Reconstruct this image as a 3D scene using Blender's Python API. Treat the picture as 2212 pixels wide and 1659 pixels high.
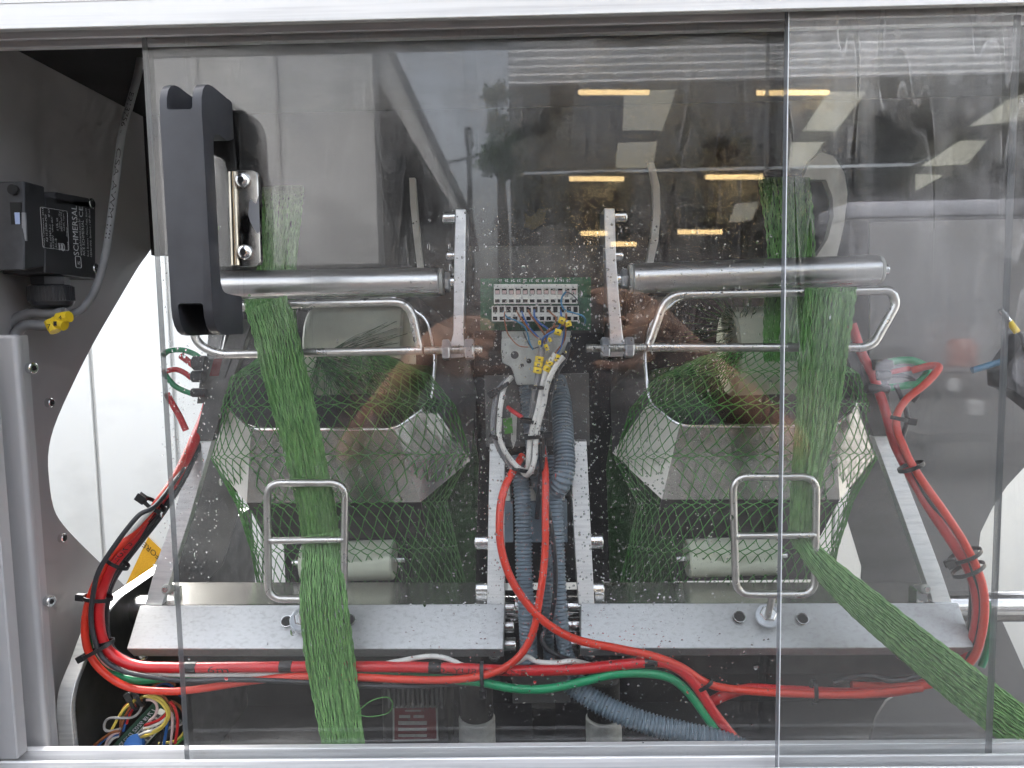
import bpy, bmesh, math, random
from mathutils import Vector, Matrix
R = math.radians
rnd = random.Random(7)
for o in list(bpy.data.objects): bpy.data.objects.remove(o)
sc = bpy.context.scene
col = sc.collection

# ------------------------------------------------------------------ camera
F = 2800 * 2212 / 3840.0            # focal length in units of a 2212 px wide picture
pit, yaw, rol = R(5.0357), R(-1.0501), R(-1.0576)
fw = Vector((math.sin(yaw) * math.cos(pit), math.cos(yaw) * math.cos(pit), -math.sin(pit)))
rt = fw.cross(Vector((0, 0, 1))).normalized(); up = rt.cross(fw)
rt, up = rt * math.cos(rol) + up * math.sin(rol), -rt * math.sin(rol) + up * math.cos(rol)
CAM = Vector((0, -0.6, 0))
cam = bpy.data.cameras.new('camera'); co = bpy.data.objects.new('camera', cam); col.objects.link(co)
co.matrix_world = Matrix(((rt.x, up.x, -fw.x, CAM.x), (rt.y, up.y, -fw.y, CAM.y), (rt.z, up.z, -fw.z, CAM.z), (0, 0, 0, 1)))
cam.sensor_width = 36; cam.lens = 2800 / 3840 * 36; cam.clip_start = 0.01; cam.clip_end = 2000
sc.camera = co

# ------------------------------------------------------------------ sky, sun, exposure (overcast day)
w = bpy.data.worlds.new('World'); sc.world = w; w.use_nodes = True
SUN_EL, SUN_AZ = R(58), R(-25)       # veiled sun high behind the machine, towards the left
nt = w.node_tree; bg = nt.nodes['Background']; sky = nt.nodes.new('ShaderNodeTexSky')
sky.sky_type = 'NISHITA'; sky.sun_disc = False; sky.sun_elevation = SUN_EL; sky.sun_rotation = SUN_AZ
sky.air_density = 1.0; sky.dust_density = 6.0; sky.ozone_density = 1.0
hs = nt.nodes.new('ShaderNodeHueSaturation'); hs.inputs['Saturation'].default_value = 0.35
nt.links.new(sky.outputs[0], hs.inputs['Color']); nt.links.new(hs.outputs[0], bg.inputs[0]); bg.inputs[1].default_value = 0.15
sl = bpy.data.lights.new('sun', 'SUN'); sl.energy = 1.5; sl.angle = R(25); sl.color = (1, .97, .92)
so = bpy.data.objects.new('sun', sl); col.objects.link(so)
sd = Vector((math.sin(SUN_AZ) * math.cos(SUN_EL), math.cos(SUN_AZ) * math.cos(SUN_EL), math.sin(SUN_EL)))
so.rotation_euler = sd.to_track_quat('Z', 'Y').to_euler(); so.location = sd * 6
vs = sc.view_settings; vs.view_transform = 'Standard'; vs.look = 'None'; vs.exposure = 2.75; vs.gamma = 1; vs.use_curve_mapping = False
sc.render.engine = 'CYCLES'
cy = sc.cycles
cy.use_adaptive_sampling = True; cy.adaptive_threshold = .03; cy.adaptive_min_samples = 16
cy.max_bounces = 7; cy.diffuse_bounces = 2; cy.glossy_bounces = 4; cy.transmission_bounces = 6; cy.transparent_max_bounces = 24
cy.use_denoising = True; cy.sample_clamp_indirect = 6; cy.caustics_reflective = False; cy.blur_glossy = 0.5

# ------------------------------------------------------------------ picture point -> place
def ray(u, v): return fw + rt * ((u - 1106) / F) - up * ((v - 829.5) / F)
def P(u, v, y):
    d = ray(u, v); return CAM + d * ((y + 0.6) / d.y)
def PX(u, v, X):
    d = ray(u, v); return CAM + d * (X / d.x)
def px(n, y): return n * (0.6 + y) / F
YA = 0.021                            # front face of the rear sliding panel
def MIR(u, v, dv):                    # a thing seen mirrored in that panel, dv metres away along the reflected path
    p = P(u, v, dv - 0.6); return Vector((p.x, 2 * YA - p.y, p.z))

# ------------------------------------------------------------------ mesh helpers
class MB:
    def __init__(s): s.v = []; s.f = []; s.m = []
    def add(s, vs_, fs, mi=0):
        b = len(s.v); s.v += [Vector(x) for x in vs_]
        s.f += [tuple(b + i for i in f) for f in fs]; s.m += [mi] * len(fs); return s
    def bm(s, bm_, mi=0):
        bm_.verts.index_update(); s.add([v.co.copy() for v in bm_.verts], [[v.index for v in f.verts] for f in bm_.faces], mi); bm_.free(); return s
    def box(s, lo, hi, bev=0, seg=1, mi=0):
        lo = Vector(lo); hi = Vector(hi)
        b = bmesh.new(); bmesh.ops.create_cube(b, size=1)
        for v in b.verts: v.co = Vector([(lo[i] + hi[i]) / 2 + v.co[i] * abs(hi[i] - lo[i]) for i in range(3)])
        if bev: bmesh.ops.bevel(b, geom=b.edges[:], offset=bev, segments=seg, affect='EDGES', profile=.5)
        return s.bm(b, mi)
    def prism(s, poly, ext, bev=0, seg=1, mi=0):
        poly = [Vector(p) for p in poly]; ext = Vector(ext); n = len(poly)
        b = bmesh.new(); a = [b.verts.new(p) for p in poly]; c = [b.verts.new(p + ext) for p in poly]
        b.faces.new(a); b.faces.new(c[::-1])
        for i in range(n): b.faces.new((a[i], c[i], c[(i + 1) % n], a[(i + 1) % n]))
        bmesh.ops.recalc_face_normals(b, faces=b.faces[:])
        if bev: bmesh.ops.bevel(b, geom=b.edges[:], offset=bev, segments=seg, affect='EDGES', profile=.5)
        ng = [f for f in b.faces if len(f.verts) > 4]
        if ng: bmesh.ops.triangulate(b, faces=ng)
        return s.bm(b, mi)
    def hexa(s, q0, q1, bev=0):          # two quads joined
        b = bmesh.new(); a = [b.verts.new(p) for p in q0]; c = [b.verts.new(p) for p in q1]
        b.faces.new(a); b.faces.new(c[::-1])
        for i in range(4): b.faces.new((a[i], c[i], c[(i + 1) % 4], a[(i + 1) % 4]))
        bmesh.ops.recalc_face_normals(b, faces=b.faces[:])
        if bev: bmesh.ops.bevel(b, geom=b.edges[:], offset=bev, segments=1, affect='EDGES', profile=.5)
        return s.bm(b)
    def tube(s, path, r, n=10, cap=True, closed=False, mi=0):
        path = [Vector(p) for p in path]; m = len(path)
        rr = r if isinstance(r, (list, tuple)) else [r] * m
        T = []
        for i in range(m):
            a = path[i - 1] if (i or closed) else path[0]; c = path[(i + 1) % m] if (i < m - 1 or closed) else path[-1]
            t = (c - a); T.append(t.normalized() if t.length > 1e-9 else Vector((0, 0, 1)))
        nrm = T[0].orthogonal().normalized(); vs_ = []
        for i in range(m):
            nrm = (nrm - T[i] * nrm.dot(T[i]))
            nrm = nrm.normalized() if nrm.length > 1e-6 else T[i].orthogonal().normalized()
            bi = T[i].cross(nrm)
            for k in range(n):
                a = 2 * math.pi * k / n; vs_.append(path[i] + (nrm * math.cos(a) + bi * math.sin(a)) * rr[i])
        fs = []
        for i in range(m if closed else m - 1):
            j = (i + 1) % m
            for k in range(n): fs.append((i * n + k, i * n + (k + 1) % n, j * n + (k + 1) % n, j * n + k))
        if cap and not closed: fs += [tuple(range(n))[::-1], tuple(range((m - 1) * n, m * n))]
        return s.add(vs_, fs, mi)
    def cyl(s, a, b, r, n=20, bev=0, mi=0):
        a = Vector(a); b = Vector(b); d = (b - a).normalized()
        if bev: return s.tube([a, a + d * 1e-5, a + d * bev, b - d * bev, b - d * 1e-5, b], [r - bev, r - bev, r, r, r - bev, r - bev], n, mi=mi)
        return s.tube([a, b], r, n, mi=mi)
    def dome(s, c, d, r, h, n=16):       # button head
        c = Vector(c); d = Vector(d).normalized()
        pth = [c + d * (h * k) for k in (0, .25, .55, .8, .95, 1)]
        return s.tube(pth, [r, r, r * .93, r * .75, r * .55, r * .4], n)
    def hexnut(s, a, b, r):
        return s.cyl(a, b, r, 6, bev=r * .12)
def cr(pts, sub=8, closed=False):
    pts = [Vector(p) for p in pts]; n = len(pts); out = []
    for i in range(n if closed else n - 1):
        g = (lambda k: pts[k % n]) if closed else (lambda k: pts[min(max(k, 0), n - 1)])
        p0, p1, p2, p3 = g(i - 1), g(i), g(i + 1), g(i + 2)
        for j in range(sub):
            t = j / sub
            out.append(.5 * ((2 * p1) + (p2 - p0) * t + (2 * p0 - 5 * p1 + 4 * p2 - p3) * t * t + (3 * p1 - p0 - 3 * p2 + p3) * t ** 3))
    if not closed: out.append(pts[-1])
    return out
def fillet(pts, rad, seg=6, closed=False):
    pts = [Vector(p) for p in pts]; n = len(pts); out = []
    for i in range(n):
        if not closed and i in (0, n - 1): out.append(pts[i]); continue
        a, b, c = pts[i - 1], pts[i], pts[(i + 1) % n]
        d1 = (a - b); d2 = (c - b); r_ = min(rad, d1.length * .49, d2.length * .49)
        p, q = b + d1.normalized() * r_, b + d2.normalized() * r_
        for k in range(seg + 1):
            t = k / seg; out.append(p * (1 - t) ** 2 + b * 2 * t * (1 - t) + q * t * t)
    return out
def V2(pts, y): return [P(p[0], p[1], p[2] if len(p) > 2 else y) for p in pts]

WPOS = {}
def link(o, parent=None):
    col.objects.link(o)
    if parent is not None: o.parent = parent
def thing(name, label, cat, loc, group=None, kind=None):
    o = bpy.data.objects.new(name, None); o.empty_display_size = .01; link(o)
    o.location = loc; WPOS[o] = Vector(loc); o['label'] = label; o['category'] = cat
    if group: o['group'] = group
    if kind: o['kind'] = kind
    return o
def obj(name, mb, mats, parent=None, smooth=True, ang=35):
    xs = mb.v; n = len(xs)
    c = Vector((sum(v.x for v in xs) / n, sum(v.y for v in xs) / n, min(v.z for v in xs)))
    me = bpy.data.meshes.new(name); me.from_pydata([v - c for v in xs], [], mb.f)
    for m in (mats if isinstance(mats, (list, tuple)) else [mats]): me.materials.append(m)
    if any(mb.m): me.polygons.foreach_set('material_index', mb.m)
    if smooth:
        me.polygons.foreach_set('use_smooth', [True] * len(me.polygons)); me.set_sharp_from_angle(angle=R(ang))
    me.update()
    o = bpy.data.objects.new(name, me); link(o, parent); WPOS[o] = c
    o.location = c - (WPOS[parent] if parent is not None else Vector())
    return o
def single(name, mb, mat, label, cat, group=None, kind=None, **k):
    o = obj(name, mb, mat, **k); o['label'] = label
    if cat: o['category'] = cat
    if group: o['group'] = group
    if kind: o['kind'] = kind
    return o
def struct(name, mb, mat, label=None, **k):
    o = obj(name, mb, mat, **k); o['kind'] = 'structure'
    if label: o['label'] = label
    return o
_txt = {}
def text_geo(s):
    if s in _txt: return _txt[s]
    cu = bpy.data.curves.new('t', 'FONT'); cu.body = s; cu.resolution_u = 2
    o = bpy.data.objects.new('t', cu); col.objects.link(o)
    dg = bpy.context.evaluated_depsgraph_get(); me = bpy.data.meshes.new_from_object(o.evaluated_get(dg))
    vs_ = [v.co.copy() for v in me.vertices]; fs = [tuple(p.vertices) for p in me.polygons]
    bpy.data.objects.remove(o); bpy.data.curves.remove(cu); bpy.data.meshes.remove(me)
    x0 = min(v.x for v in vs_); x1 = max(v.x for v in vs_); y0 = min(v.y for v in vs_); y1 = max(v.y for v in vs_)
    _txt[s] = ([((v.x - x0) / (x1 - x0), (v.y - y0) / (y1 - y0)) for v in vs_], fs); return _txt[s]
def text(mb, s, o, ex, ey, mi=0):      # s filling the box o, o+ex, o+ey
    g, fs = text_geo(s); return mb.add([Vector(o) + Vector(ex) * a + Vector(ey) * b for a, b in g], fs, mi)

# ------------------------------------------------------------------ materials
def mat(name, base, rough=.5, metal=0, noise=None, bump=None, spec=None, trans=0, coat=0, sheen=0, emit=None):
    """noise = (scale xyz, detail, amount to dark/light, second colour or None); bump = (scale xyz, strength)"""
    m = bpy.data.materials.new(name); m.use_nodes = True; t = m.node_tree; b = t.nodes['Principled BSDF']
    base = tuple(base) + (1,)
    b.inputs['Base Color'].default_value = base; b.inputs['Roughness'].default_value = rough; b.inputs['Metallic'].default_value = metal
    if spec is not None: b.inputs['Specular IOR Level'].default_value = spec
    if coat: b.inputs['Coat Weight'].default_value = coat; b.inputs['Coat Roughness'].default_value = .12
    if trans: b.inputs['Transmission Weight'].default_value = trans
    if emit: b.inputs['Emission Color'].default_value = tuple(emit[0]) + (1,); b.inputs['Emission Strength'].default_value = emit[1]
    def co_(scale):
        tc = t.nodes.new('ShaderNodeTexCoord'); mp = t.nodes.new('ShaderNodeMapping'); mp.inputs['Scale'].default_value = scale
        t.links.new(tc.outputs['Object'], mp.inputs['Vector']); return mp.outputs[0]
    if noise:
        sc_, det, c2, lo, hi = noise
        nz = t.nodes.new('ShaderNodeTexNoise'); nz.inputs['Scale'].default_value = 1; nz.inputs['Detail'].default_value = det
        t.links.new(co_(sc_), nz.inputs['Vector'])
        rp = t.nodes.new('ShaderNodeValToRGB'); rp.color_ramp.elements[0].position = lo; rp.color_ramp.elements[1].position = hi
        rp.color_ramp.elements[0].color = tuple(c2) + (1,); rp.color_ramp.elements[1].color = base
        t.links.new(nz.outputs[0], rp.inputs[0]); t.links.new(rp.outputs[0], b.inputs['Base Color'])
        mr = t.nodes.new('ShaderNodeMapRange'); mr.inputs['To Min'].default_value = min(1, rough * 1.35 + .03); mr.inputs['To Max'].default_value = rough * .8
        t.links.new(nz.outputs[0], mr.inputs[0]); t.links.new(mr.outputs[0], b.inputs['Roughness'])
    if bump:
        nz = t.nodes.new('ShaderNodeTexNoise'); nz.inputs['Scale'].default_value = 1; nz.inputs['Detail'].default_value = 4
        t.links.new(co_(bump[0]), nz.inputs['Vector'])
        bp = t.nodes.new('ShaderNodeBump'); bp.inputs['Strength'].default_value = bump[1]; bp.inputs['Distance'].default_value = .001
        t.links.new(nz.outputs[0], bp.inputs['Height']); t.links.new(bp.outputs[0], b.inputs['Normal'])
    return m
M = {}
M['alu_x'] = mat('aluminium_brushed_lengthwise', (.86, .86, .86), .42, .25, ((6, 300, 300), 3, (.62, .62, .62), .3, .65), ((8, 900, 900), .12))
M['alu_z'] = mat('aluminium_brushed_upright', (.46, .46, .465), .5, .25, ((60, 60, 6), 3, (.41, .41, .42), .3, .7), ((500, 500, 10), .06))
M['fascia'] = mat('anodised_fascia', (.70, .695, .675), .5, .3, ((5, 200, 220), 5, (.58, .575, .56), .3, .55), ((8, 900, 900), .1))
M['bar'] = mat('milled_aluminium_spotted', (.52, .53, .53), .4, .7, ((200, 300, 380), 6, (.44, .445, .44), .3, .5), ((60, 900, 900), .1))
M['leg'] = mat('milled_edge', (.64, .65, .64), .42, .6, ((40, 200, 400), 3, (.54, .55, .55), .3, .6), ((30, 200, 800), .15))
M['galv'] = mat('zinc_plate', (.68, .71, .75), .32, .9, ((40, 40, 200), 3, (.56, .59, .63), .3, .65), ((100, 100, 700), .12))
M['chrome'] = mat('polished_steel', (.66, .66, .65), .14, 1, ((90, 90, 90), 3, (.56, .55, .54), .3, .6))
M['rod'] = mat('stainless_rod', (.60, .59, .57), .26, 1, ((60, 60, 60), 3, (.52, .50, .47), .3, .6))
M['roller'] = mat('aluminium_roller', (.62, .62, .62), .26, .95, ((5, 60, 60), 3, (.54, .54, .54), .3, .6))
M['mirror'] = mat('polished_hopper_sheet', (.56, .545, .505), .2, .85, ((25, 25, 25), 3, (.48, .465, .43), .3, .6))
M['creamfacet'] = mat('cream_hopper_facet', (.88, .86, .78), .22, 0, ((30, 30, 30), 4, (.80, .78, .70), .3, .6), coat=.4)  # cream colour, used for the left facet of each hopper only
M['rim'] = mat('rim_sheet', (.78, .78, .78), .2, 1)
M['screw'] = mat('screw_steel', (.72, .73, .73), .22, 1)
M['darksteel'] = mat('oiled_dark_steel', (.055, .055, .053), .45, .5, ((40, 40, 40), 4, (.03, .03, .029), .3, .7))
M['greyplate'] = mat('dark_grey_sheet', (.13, .13, .128), .5, .3, ((12, 12, 30), 5, (.09, .09, .088), .3, .7))
M['cover'] = mat('matt_black_cover', (.014, .014, .015), .65, 0, ((9, 9, 9), 4, (.009, .009, .01), .3, .7))
M['wallgrey'] = mat('grey_painted_steel', (.33, .32, .325), .5, 0, ((5, 5, 5), 5, (.28, .272, .276), .35, .65), ((700, 700, 700), .05))
M['greyzinc'] = mat('mid_grey_steel_sheet', (.19, .188, .188), .5, .1, ((5, 5, 5), 5, (.155, .153, .153), .35, .65))
M['white'] = mat('white_coated_sheet', (.88, .88, .84), .55, 0, ((6, 6, 10), 6, (.80, .80, .76), .28, .5))
M['whiteplast'] = mat('white_plastic_ring', (.66, .65, .60), .45, 0, ((40, 40, 40), 5, (.5, .49, .45), .28, .5))
M['nylon'] = mat('pale_nylon', (.66, .70, .56), .4, 0, ((30, 30, 30), 4, (.58, .62, .48), .3, .6))
M['black'] = mat('black_plastic', (.024, .025, .030), .40, 0, ((60, 60, 60), 5, (.034, .036, .042), .3, .7), ((1500, 1500, 1500), .12))
M['blackmatt'] = mat('black_moulding', (.022, .023, .026), .5, 0, ((120, 120, 120), 5, (.035, .036, .04), .3, .7), ((1800, 1800, 1800), .08))
M['hole'] = mat('dark_hole', (.006, .006, .006), .8)
M['tie'] = mat('black_nylon_tie', (.015, .015, .016), .35)
M['red'] = mat('red_hose', (.58, .014, .018), .3, 0, ((25, 25, 25), 4, (.46, .010, .013), .3, .6), coat=.25)
M['orange'] = mat('orange_red_hose', (.68, .042, .018), .32, 0, ((25, 25, 25), 4, (.58, .032, .014), .3, .6), coat=.2)
M['greenhose'] = mat('green_hose', (.012, .30, .12), .32, 0, ((25, 25, 25), 4, (.01, .23, .09), .3, .6), coat=.2)
M['blackcable'] = mat('black_cable', (.03, .031, .035), .4)
M['greycable'] = mat('grey_cable', (.21, .215, .225), .45, 0, ((60, 60, 60), 4, (.175, .18, .19), .3, .6))
M['whitecable'] = mat('white_cable', (.66, .65, .61), .45, 0, ((80, 80, 80), 4, (.5, .48, .44), .28, .5))
M['conduit'] = mat('blue_grey_conduit', (.17, .22, .26), .36, 0, ((50, 50, 50), 4, (.13, .17, .20), .3, .6))
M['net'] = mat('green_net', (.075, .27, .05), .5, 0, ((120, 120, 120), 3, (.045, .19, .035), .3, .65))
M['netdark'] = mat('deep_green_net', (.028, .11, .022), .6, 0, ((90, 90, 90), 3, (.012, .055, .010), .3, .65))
M['rope'] = mat('green_net_bundle', (.155, .35, .09), .5, 0, ((260, 260, 90), 3, (.065, .195, .038), .34, .62))
M['pcb'] = mat('green_circuit_board', (.010, .085, .036), .4, 0, ((300, 300, 300), 2, (.007, .06, .026), .35, .6))
M['term'] = mat('terminal_grey', (.62, .62, .57), .45, 0, ((90, 90, 90), 4, (.5, .5, .46), .3, .55))
M['conn'] = mat('connector_housing', (.42, .43, .40), .5, 0, ((120, 120, 120), 4, (.33, .34, .31), .3, .6), ((900, 900, 900), .1))
M['yellow'] = mat('yellow_marker', (.82, .58, .02), .45)
M['sticker'] = mat('yellow_sticker', (.80, .42, .02), .5, 0, ((300, 300, 300), 2, (.74, .37, .015), .4, .6))
M['ink'] = mat('dark_print', (.02, .018, .015), .6)
M['inkred'] = mat('red_print', (.13, .010, .014), .5)
M['print'] = mat('white_print', (.72, .74, .76), .5)
M['label'] = mat('black_label', (.012, .012, .014), .35)
M['blue_slot'] = mat('blue_shutter', (.34, .42, .62), .4)
for n_, c_ in dict(wire_blue=(.03, .12, .36), wire_brown=(.26, .09, .035), wire_yellow=(.76, .60, .12), wire_white=(.68, .65, .6), wire_pink=(.6, .45, .43), wire_green=(.09, .28, .05), wire_grey=(.33, .32, .31), wire_red=(.5, .025, .025), wire_cyan=(.025, .17, .30)).items(): M[n_] = mat(n_, c_, .4)
M['redblob'] = mat('orange_red_gear', (.14, .028, .014), .5)
M['gold'] = mat('worn_brass_plate', (.62, .56, .46), .2, 1, ((60, 60, 20), 4, (.34, .31, .26), .32, .6))
M['wornplate'] = mat('worn_blackened_plate', (.45, .44, .42), .22, .9, ((90, 90, 40), 5, (.02, .02, .02), .42, .56))
M['skin'] = mat('skin', (.29, .15, .095), .5, 0, ((60, 60, 60), 4, (.23, .115, .07), .3, .6))
M['shirt'] = mat('dark_shirt', (.02, .021, .026), .85, 0, ((30, 30, 30), 4, (.014, .014, .018), .3, .6))
M['hair'] = mat('dark_hair', (.015, .011, .009), .6)
M['corr'] = mat('corrugated_cladding', (.80, .81, .83), .5, .1, ((.3, 2, 2), 4, (.66, .67, .69), .3, .6))
M['bwall'] = mat('pale_render', (.52, .525, .53), .8, 0, ((1.2, 1.2, .4), 5, (.40, .405, .41), .3, .6))
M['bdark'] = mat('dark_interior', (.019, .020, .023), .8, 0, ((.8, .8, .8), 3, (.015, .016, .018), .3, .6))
M['asphalt'] = mat('wet_asphalt', (.024, .024, .025), .8, 0, ((30, 30, 30), 5, (.017, .017, .018), .3, .6))
M['steelblue'] = mat('painted_grey_vehicle', (.11, .112, .125), .5)
M['steelband'] = mat('pale_grey_band', (.34, .35, .40), .5)
M['lamp'] = mat('warm_tube', (.8, .6, .3), .5, emit=((1, .70, .32), 3.2))
M['skylight'] = mat('translucent_roof_sheet', (.5, .5, .42), .5, emit=((1, .97, .82), .42))
M['lamp'].cycles.emission_sampling = 'NONE'; M['skylight'].cycles.emission_sampling = 'NONE'
M['leaf'] = mat('leaf', (.05, .09, .035), .7)

def pane_mat(name, veil, seed, drops, slant=.6):
    m = bpy.data.materials.new(name); m.use_nodes = True; t = m.node_tree; N = t.nodes; L = t.links
    for n_ in list(N):
        if n_.type != 'OUTPUT_MATERIAL': N.remove(n_)
    out = [n_ for n_ in N if n_.type == 'OUTPUT_MATERIAL'][0]
    def math_(op, a, b=None, c=None):
        k = N.new('ShaderNodeMath'); k.operation = op
        for i, x in enumerate((a, b, c)):
            if x is None: continue
            if isinstance(x, (int, float)): k.inputs[i].default_value = x
            else: L.new(x, k.inputs[i])
        return k.outputs[0]
    def noise(scale, det, w_=0, rough=.5):
        tc = N.new('ShaderNodeTexCoord'); mp = N.new('ShaderNodeMapping'); mp.inputs['Scale'].default_value = scale; mp.inputs['Location'].default_value = (seed, seed * 1.7 + w_, seed * .6)
        L.new(tc.outputs['Object'], mp.inputs[0]); nz = N.new('ShaderNodeTexNoise'); nz.inputs['Scale'].default_value = 1; nz.inputs['Detail'].default_value = det; nz.inputs['Roughness'].default_value = rough
        L.new(mp.outputs[0], nz.inputs['Vector']); return nz.outputs[0]
    def ramp(x, a, b, lo=0., hi=1.):
        k = N.new('ShaderNodeMapRange'); k.interpolation_type = 'SMOOTHSTEP'
        for i, v in enumerate((a, b, lo, hi)): k.inputs[i + 1].default_value = v
        L.new(x, k.inputs[0]); return k.outputs[0]
    geo = N.new('ShaderNodeNewGeometry')
    ior = math_('ADD', math_('MULTIPLY', geo.outputs['Backfacing'], 1 / 1.58 - 1.58), 1.58)
    fr = N.new('ShaderNodeFresnel'); L.new(ior, fr.inputs['IOR'])
    tr = N.new('ShaderNodeBsdfTransparent'); tr.inputs[0].default_value = (.975, .98, .98, 1)
    gl = N.new('ShaderNodeBsdfGlossy'); gl.inputs['Color'].default_value = (1, 1, 1, 1); gl.inputs['Roughness'].default_value = .015
    mx = N.new('ShaderNodeMixShader'); L.new(fr.outputs[0], mx.inputs[0]); L.new(tr.outputs[0], mx.inputs[1]); L.new(gl.outputs[0], mx.inputs[2])
    if veil == 0:
        L.new(mx.outputs[0], out.inputs[0]); return m
    grain = noise((1000, 1000, 1000), 1); broad = noise((9, 9, 9), 3, 3); streak = noise((75, 75, 2.2), 2, 5); blot = noise((40, 40, 40), 4, 1)
    bump = N.new('ShaderNodeBump'); bump.inputs['Distance'].default_value = .0006
    wet = ramp(broad, .4, .62, .1, 1)
    L.new(math_('MULTIPLY', wet, drops), bump.inputs['Strength']); L.new(grain, bump.inputs['Height']); L.new(bump.outputs[0], gl.inputs['Normal'])
    df = N.new('ShaderNodeBsdfDiffuse'); df.inputs[0].default_value = (.75, .74, .71, 1)
    specks = math_('MULTIPLY', ramp(grain, .66, .76), wet)
    film = math_('MULTIPLY', math_('ADD', ramp(streak, .45, .75, .25, 1.0), ramp(blot, .48, .75, 0, .8)), veil)
    runs = noise((26, 26, 2.6), 2, 13); dist = math_('ABSOLUTE', math_('SUBTRACT', runs, .5))
    clean = math_('MULTIPLY', ramp(dist, .012, .02), math_('ADD', math_('MULTIPLY', ramp(dist, .02, .03, 1, 0), 1.6), 1))
    tc_ = N.new('ShaderNodeTexCoord'); sp = N.new('ShaderNodeSeparateXYZ'); L.new(tc_.outputs['Object'], sp.inputs[0])
    hi = ramp(math_('ADD', math_('SUBTRACT', sp.outputs[2], math_('MULTIPLY', sp.outputs[0], slant)), math_('MULTIPLY', broad, .25)), .3, .75, .12, 2.4)   # dried film stays heavier towards the top
    film = math_('MULTIPLY', math_('MULTIPLY', film, clean), hi)
    fac = math_('ADD', film, math_('MULTIPLY', specks, .22))
    m2 = N.new('ShaderNodeMixShader'); L.new(fac, m2.inputs[0]); L.new(mx.outputs[0], m2.inputs[1]); L.new(df.outputs[0], m2.inputs[2])
    L.new(m2.outputs[0], out.inputs[0]); return m
M['paneA'] = pane_mat('polycarbonate_wet', .016, 1.3, .55)
M['paneB'] = pane_mat('polycarbonate_dusty', .055, 8.1, .3, 0)
M['paneclean'] = pane_mat('polycarbonate_clear', 0, 0, 0)
def edge_mat():
    m = mat('sawn_pane_edge', (.20, .215, .23), .35, 0, ((400, 400, 14), 4, (.13, .14, .16), .3, .6)); t = m.node_tree
    b = t.nodes['Principled BSDF']; tr = t.nodes.new('ShaderNodeBsdfTransparent'); mx = t.nodes.new('ShaderNodeMixShader'); mx.inputs[0].default_value = .78
    out = [n_ for n_ in t.nodes if n_.type == 'OUTPUT_MATERIAL'][0]
    t.links.new(tr.outputs[0], mx.inputs[1]); t.links.new(b.outputs[0], mx.inputs[2]); t.links.new(mx.outputs[0], out.inputs[0]); return m
M['edge'] = edge_mat()
def drop_mat():
    m = bpy.data.materials.new('water'); m.use_nodes = True; t = m.node_tree
    out = [n_ for n_ in t.nodes if n_.type == 'OUTPUT_MATERIAL'][0]; g = t.nodes.new('ShaderNodeBsdfGlass'); g.inputs['IOR'].default_value = 1.33; g.inputs['Roughness'].default_value = 0
    t.links.new(g.outputs[0], out.inputs[0]); return m
M['water'] = drop_mat()

# ================================================================== SETTING
g = MB(); g.add([(-60, -60, -1.15), (60, -60, -1.15), (60, 60, -1.15), (-60, 60, -1.15)], [(0, 1, 2, 3)])
struct('ground', g, M['asphalt'], 'dark asphalt yard')

# ---- guide rails with three fins each
ZT = .3878 * .594                    # lower edge of the top rail
ZB = -.5997 * .633                   # upper edge of the bottom rail
XL, XR = -.62, .72
def rail(name, label, z, sgn, x0, x1):
    t = thing(name, label, 'rail', (0.05, .015, z if sgn > 0 else z - .05))
    if sgn > 0:
        obj('fascia', MB().box((x0, -.0062, z + .0185), (x1, .062, z + .11), .0008), M['fascia'], t)
    else:
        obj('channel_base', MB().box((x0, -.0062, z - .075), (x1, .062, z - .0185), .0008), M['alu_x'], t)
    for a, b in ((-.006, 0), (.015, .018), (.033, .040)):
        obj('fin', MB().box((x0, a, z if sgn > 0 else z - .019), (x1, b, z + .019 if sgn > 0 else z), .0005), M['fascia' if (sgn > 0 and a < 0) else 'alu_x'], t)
    return t
rail('top_guide_rail', 'bright aluminium guide rail with fins across the top edge', ZT, 1, XL, XR)
rail('bottom_guide_rail', 'brushed aluminium guide rail with fins along the bottom edge', ZB, -1, XL, XR)

# ---- left jamb, inner upright bar, bracket leg
j = thing('side_jamb', 'pale aluminium door jamb in the lower left corner', 'jamb', P(10, 1640, .01))
xj = P(40, 1350, .03).x
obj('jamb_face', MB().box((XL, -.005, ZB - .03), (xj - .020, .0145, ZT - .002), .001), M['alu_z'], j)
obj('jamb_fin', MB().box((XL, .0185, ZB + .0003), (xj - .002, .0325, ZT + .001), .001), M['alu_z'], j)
u = thing('upright_bar', 'rounded aluminium upright bar at the far left, below the grey cables', 'bar', P(60, 1600, .06))
xa = P(50, 950, .046).x; za = P(30, 723, .05).z; zb = ZB - .02
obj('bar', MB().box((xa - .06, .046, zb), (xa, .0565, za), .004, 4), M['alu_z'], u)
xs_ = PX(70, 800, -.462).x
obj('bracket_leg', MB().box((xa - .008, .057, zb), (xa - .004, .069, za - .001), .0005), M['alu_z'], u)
def cap_screw(c, d, r, parent, name='screw', m='screw'):
    c = Vector(c); d = Vector(d).normalized()
    o = obj(name, MB().cyl(c - d * r * .2, c + d * r * 1.1, r, 18, bev=r * .15), M[m], parent)
    s = obj('hex_socket', MB().cyl(c + d * r * .7, c + d * (r * 1.1 + .0002), r * .5, 6), M['hole'], o); return o
for q in ((64, 795), (102, 1298)): cap_screw(P(q[0], q[1], .066), (1, -.3, 0), .0050, u)

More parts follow.
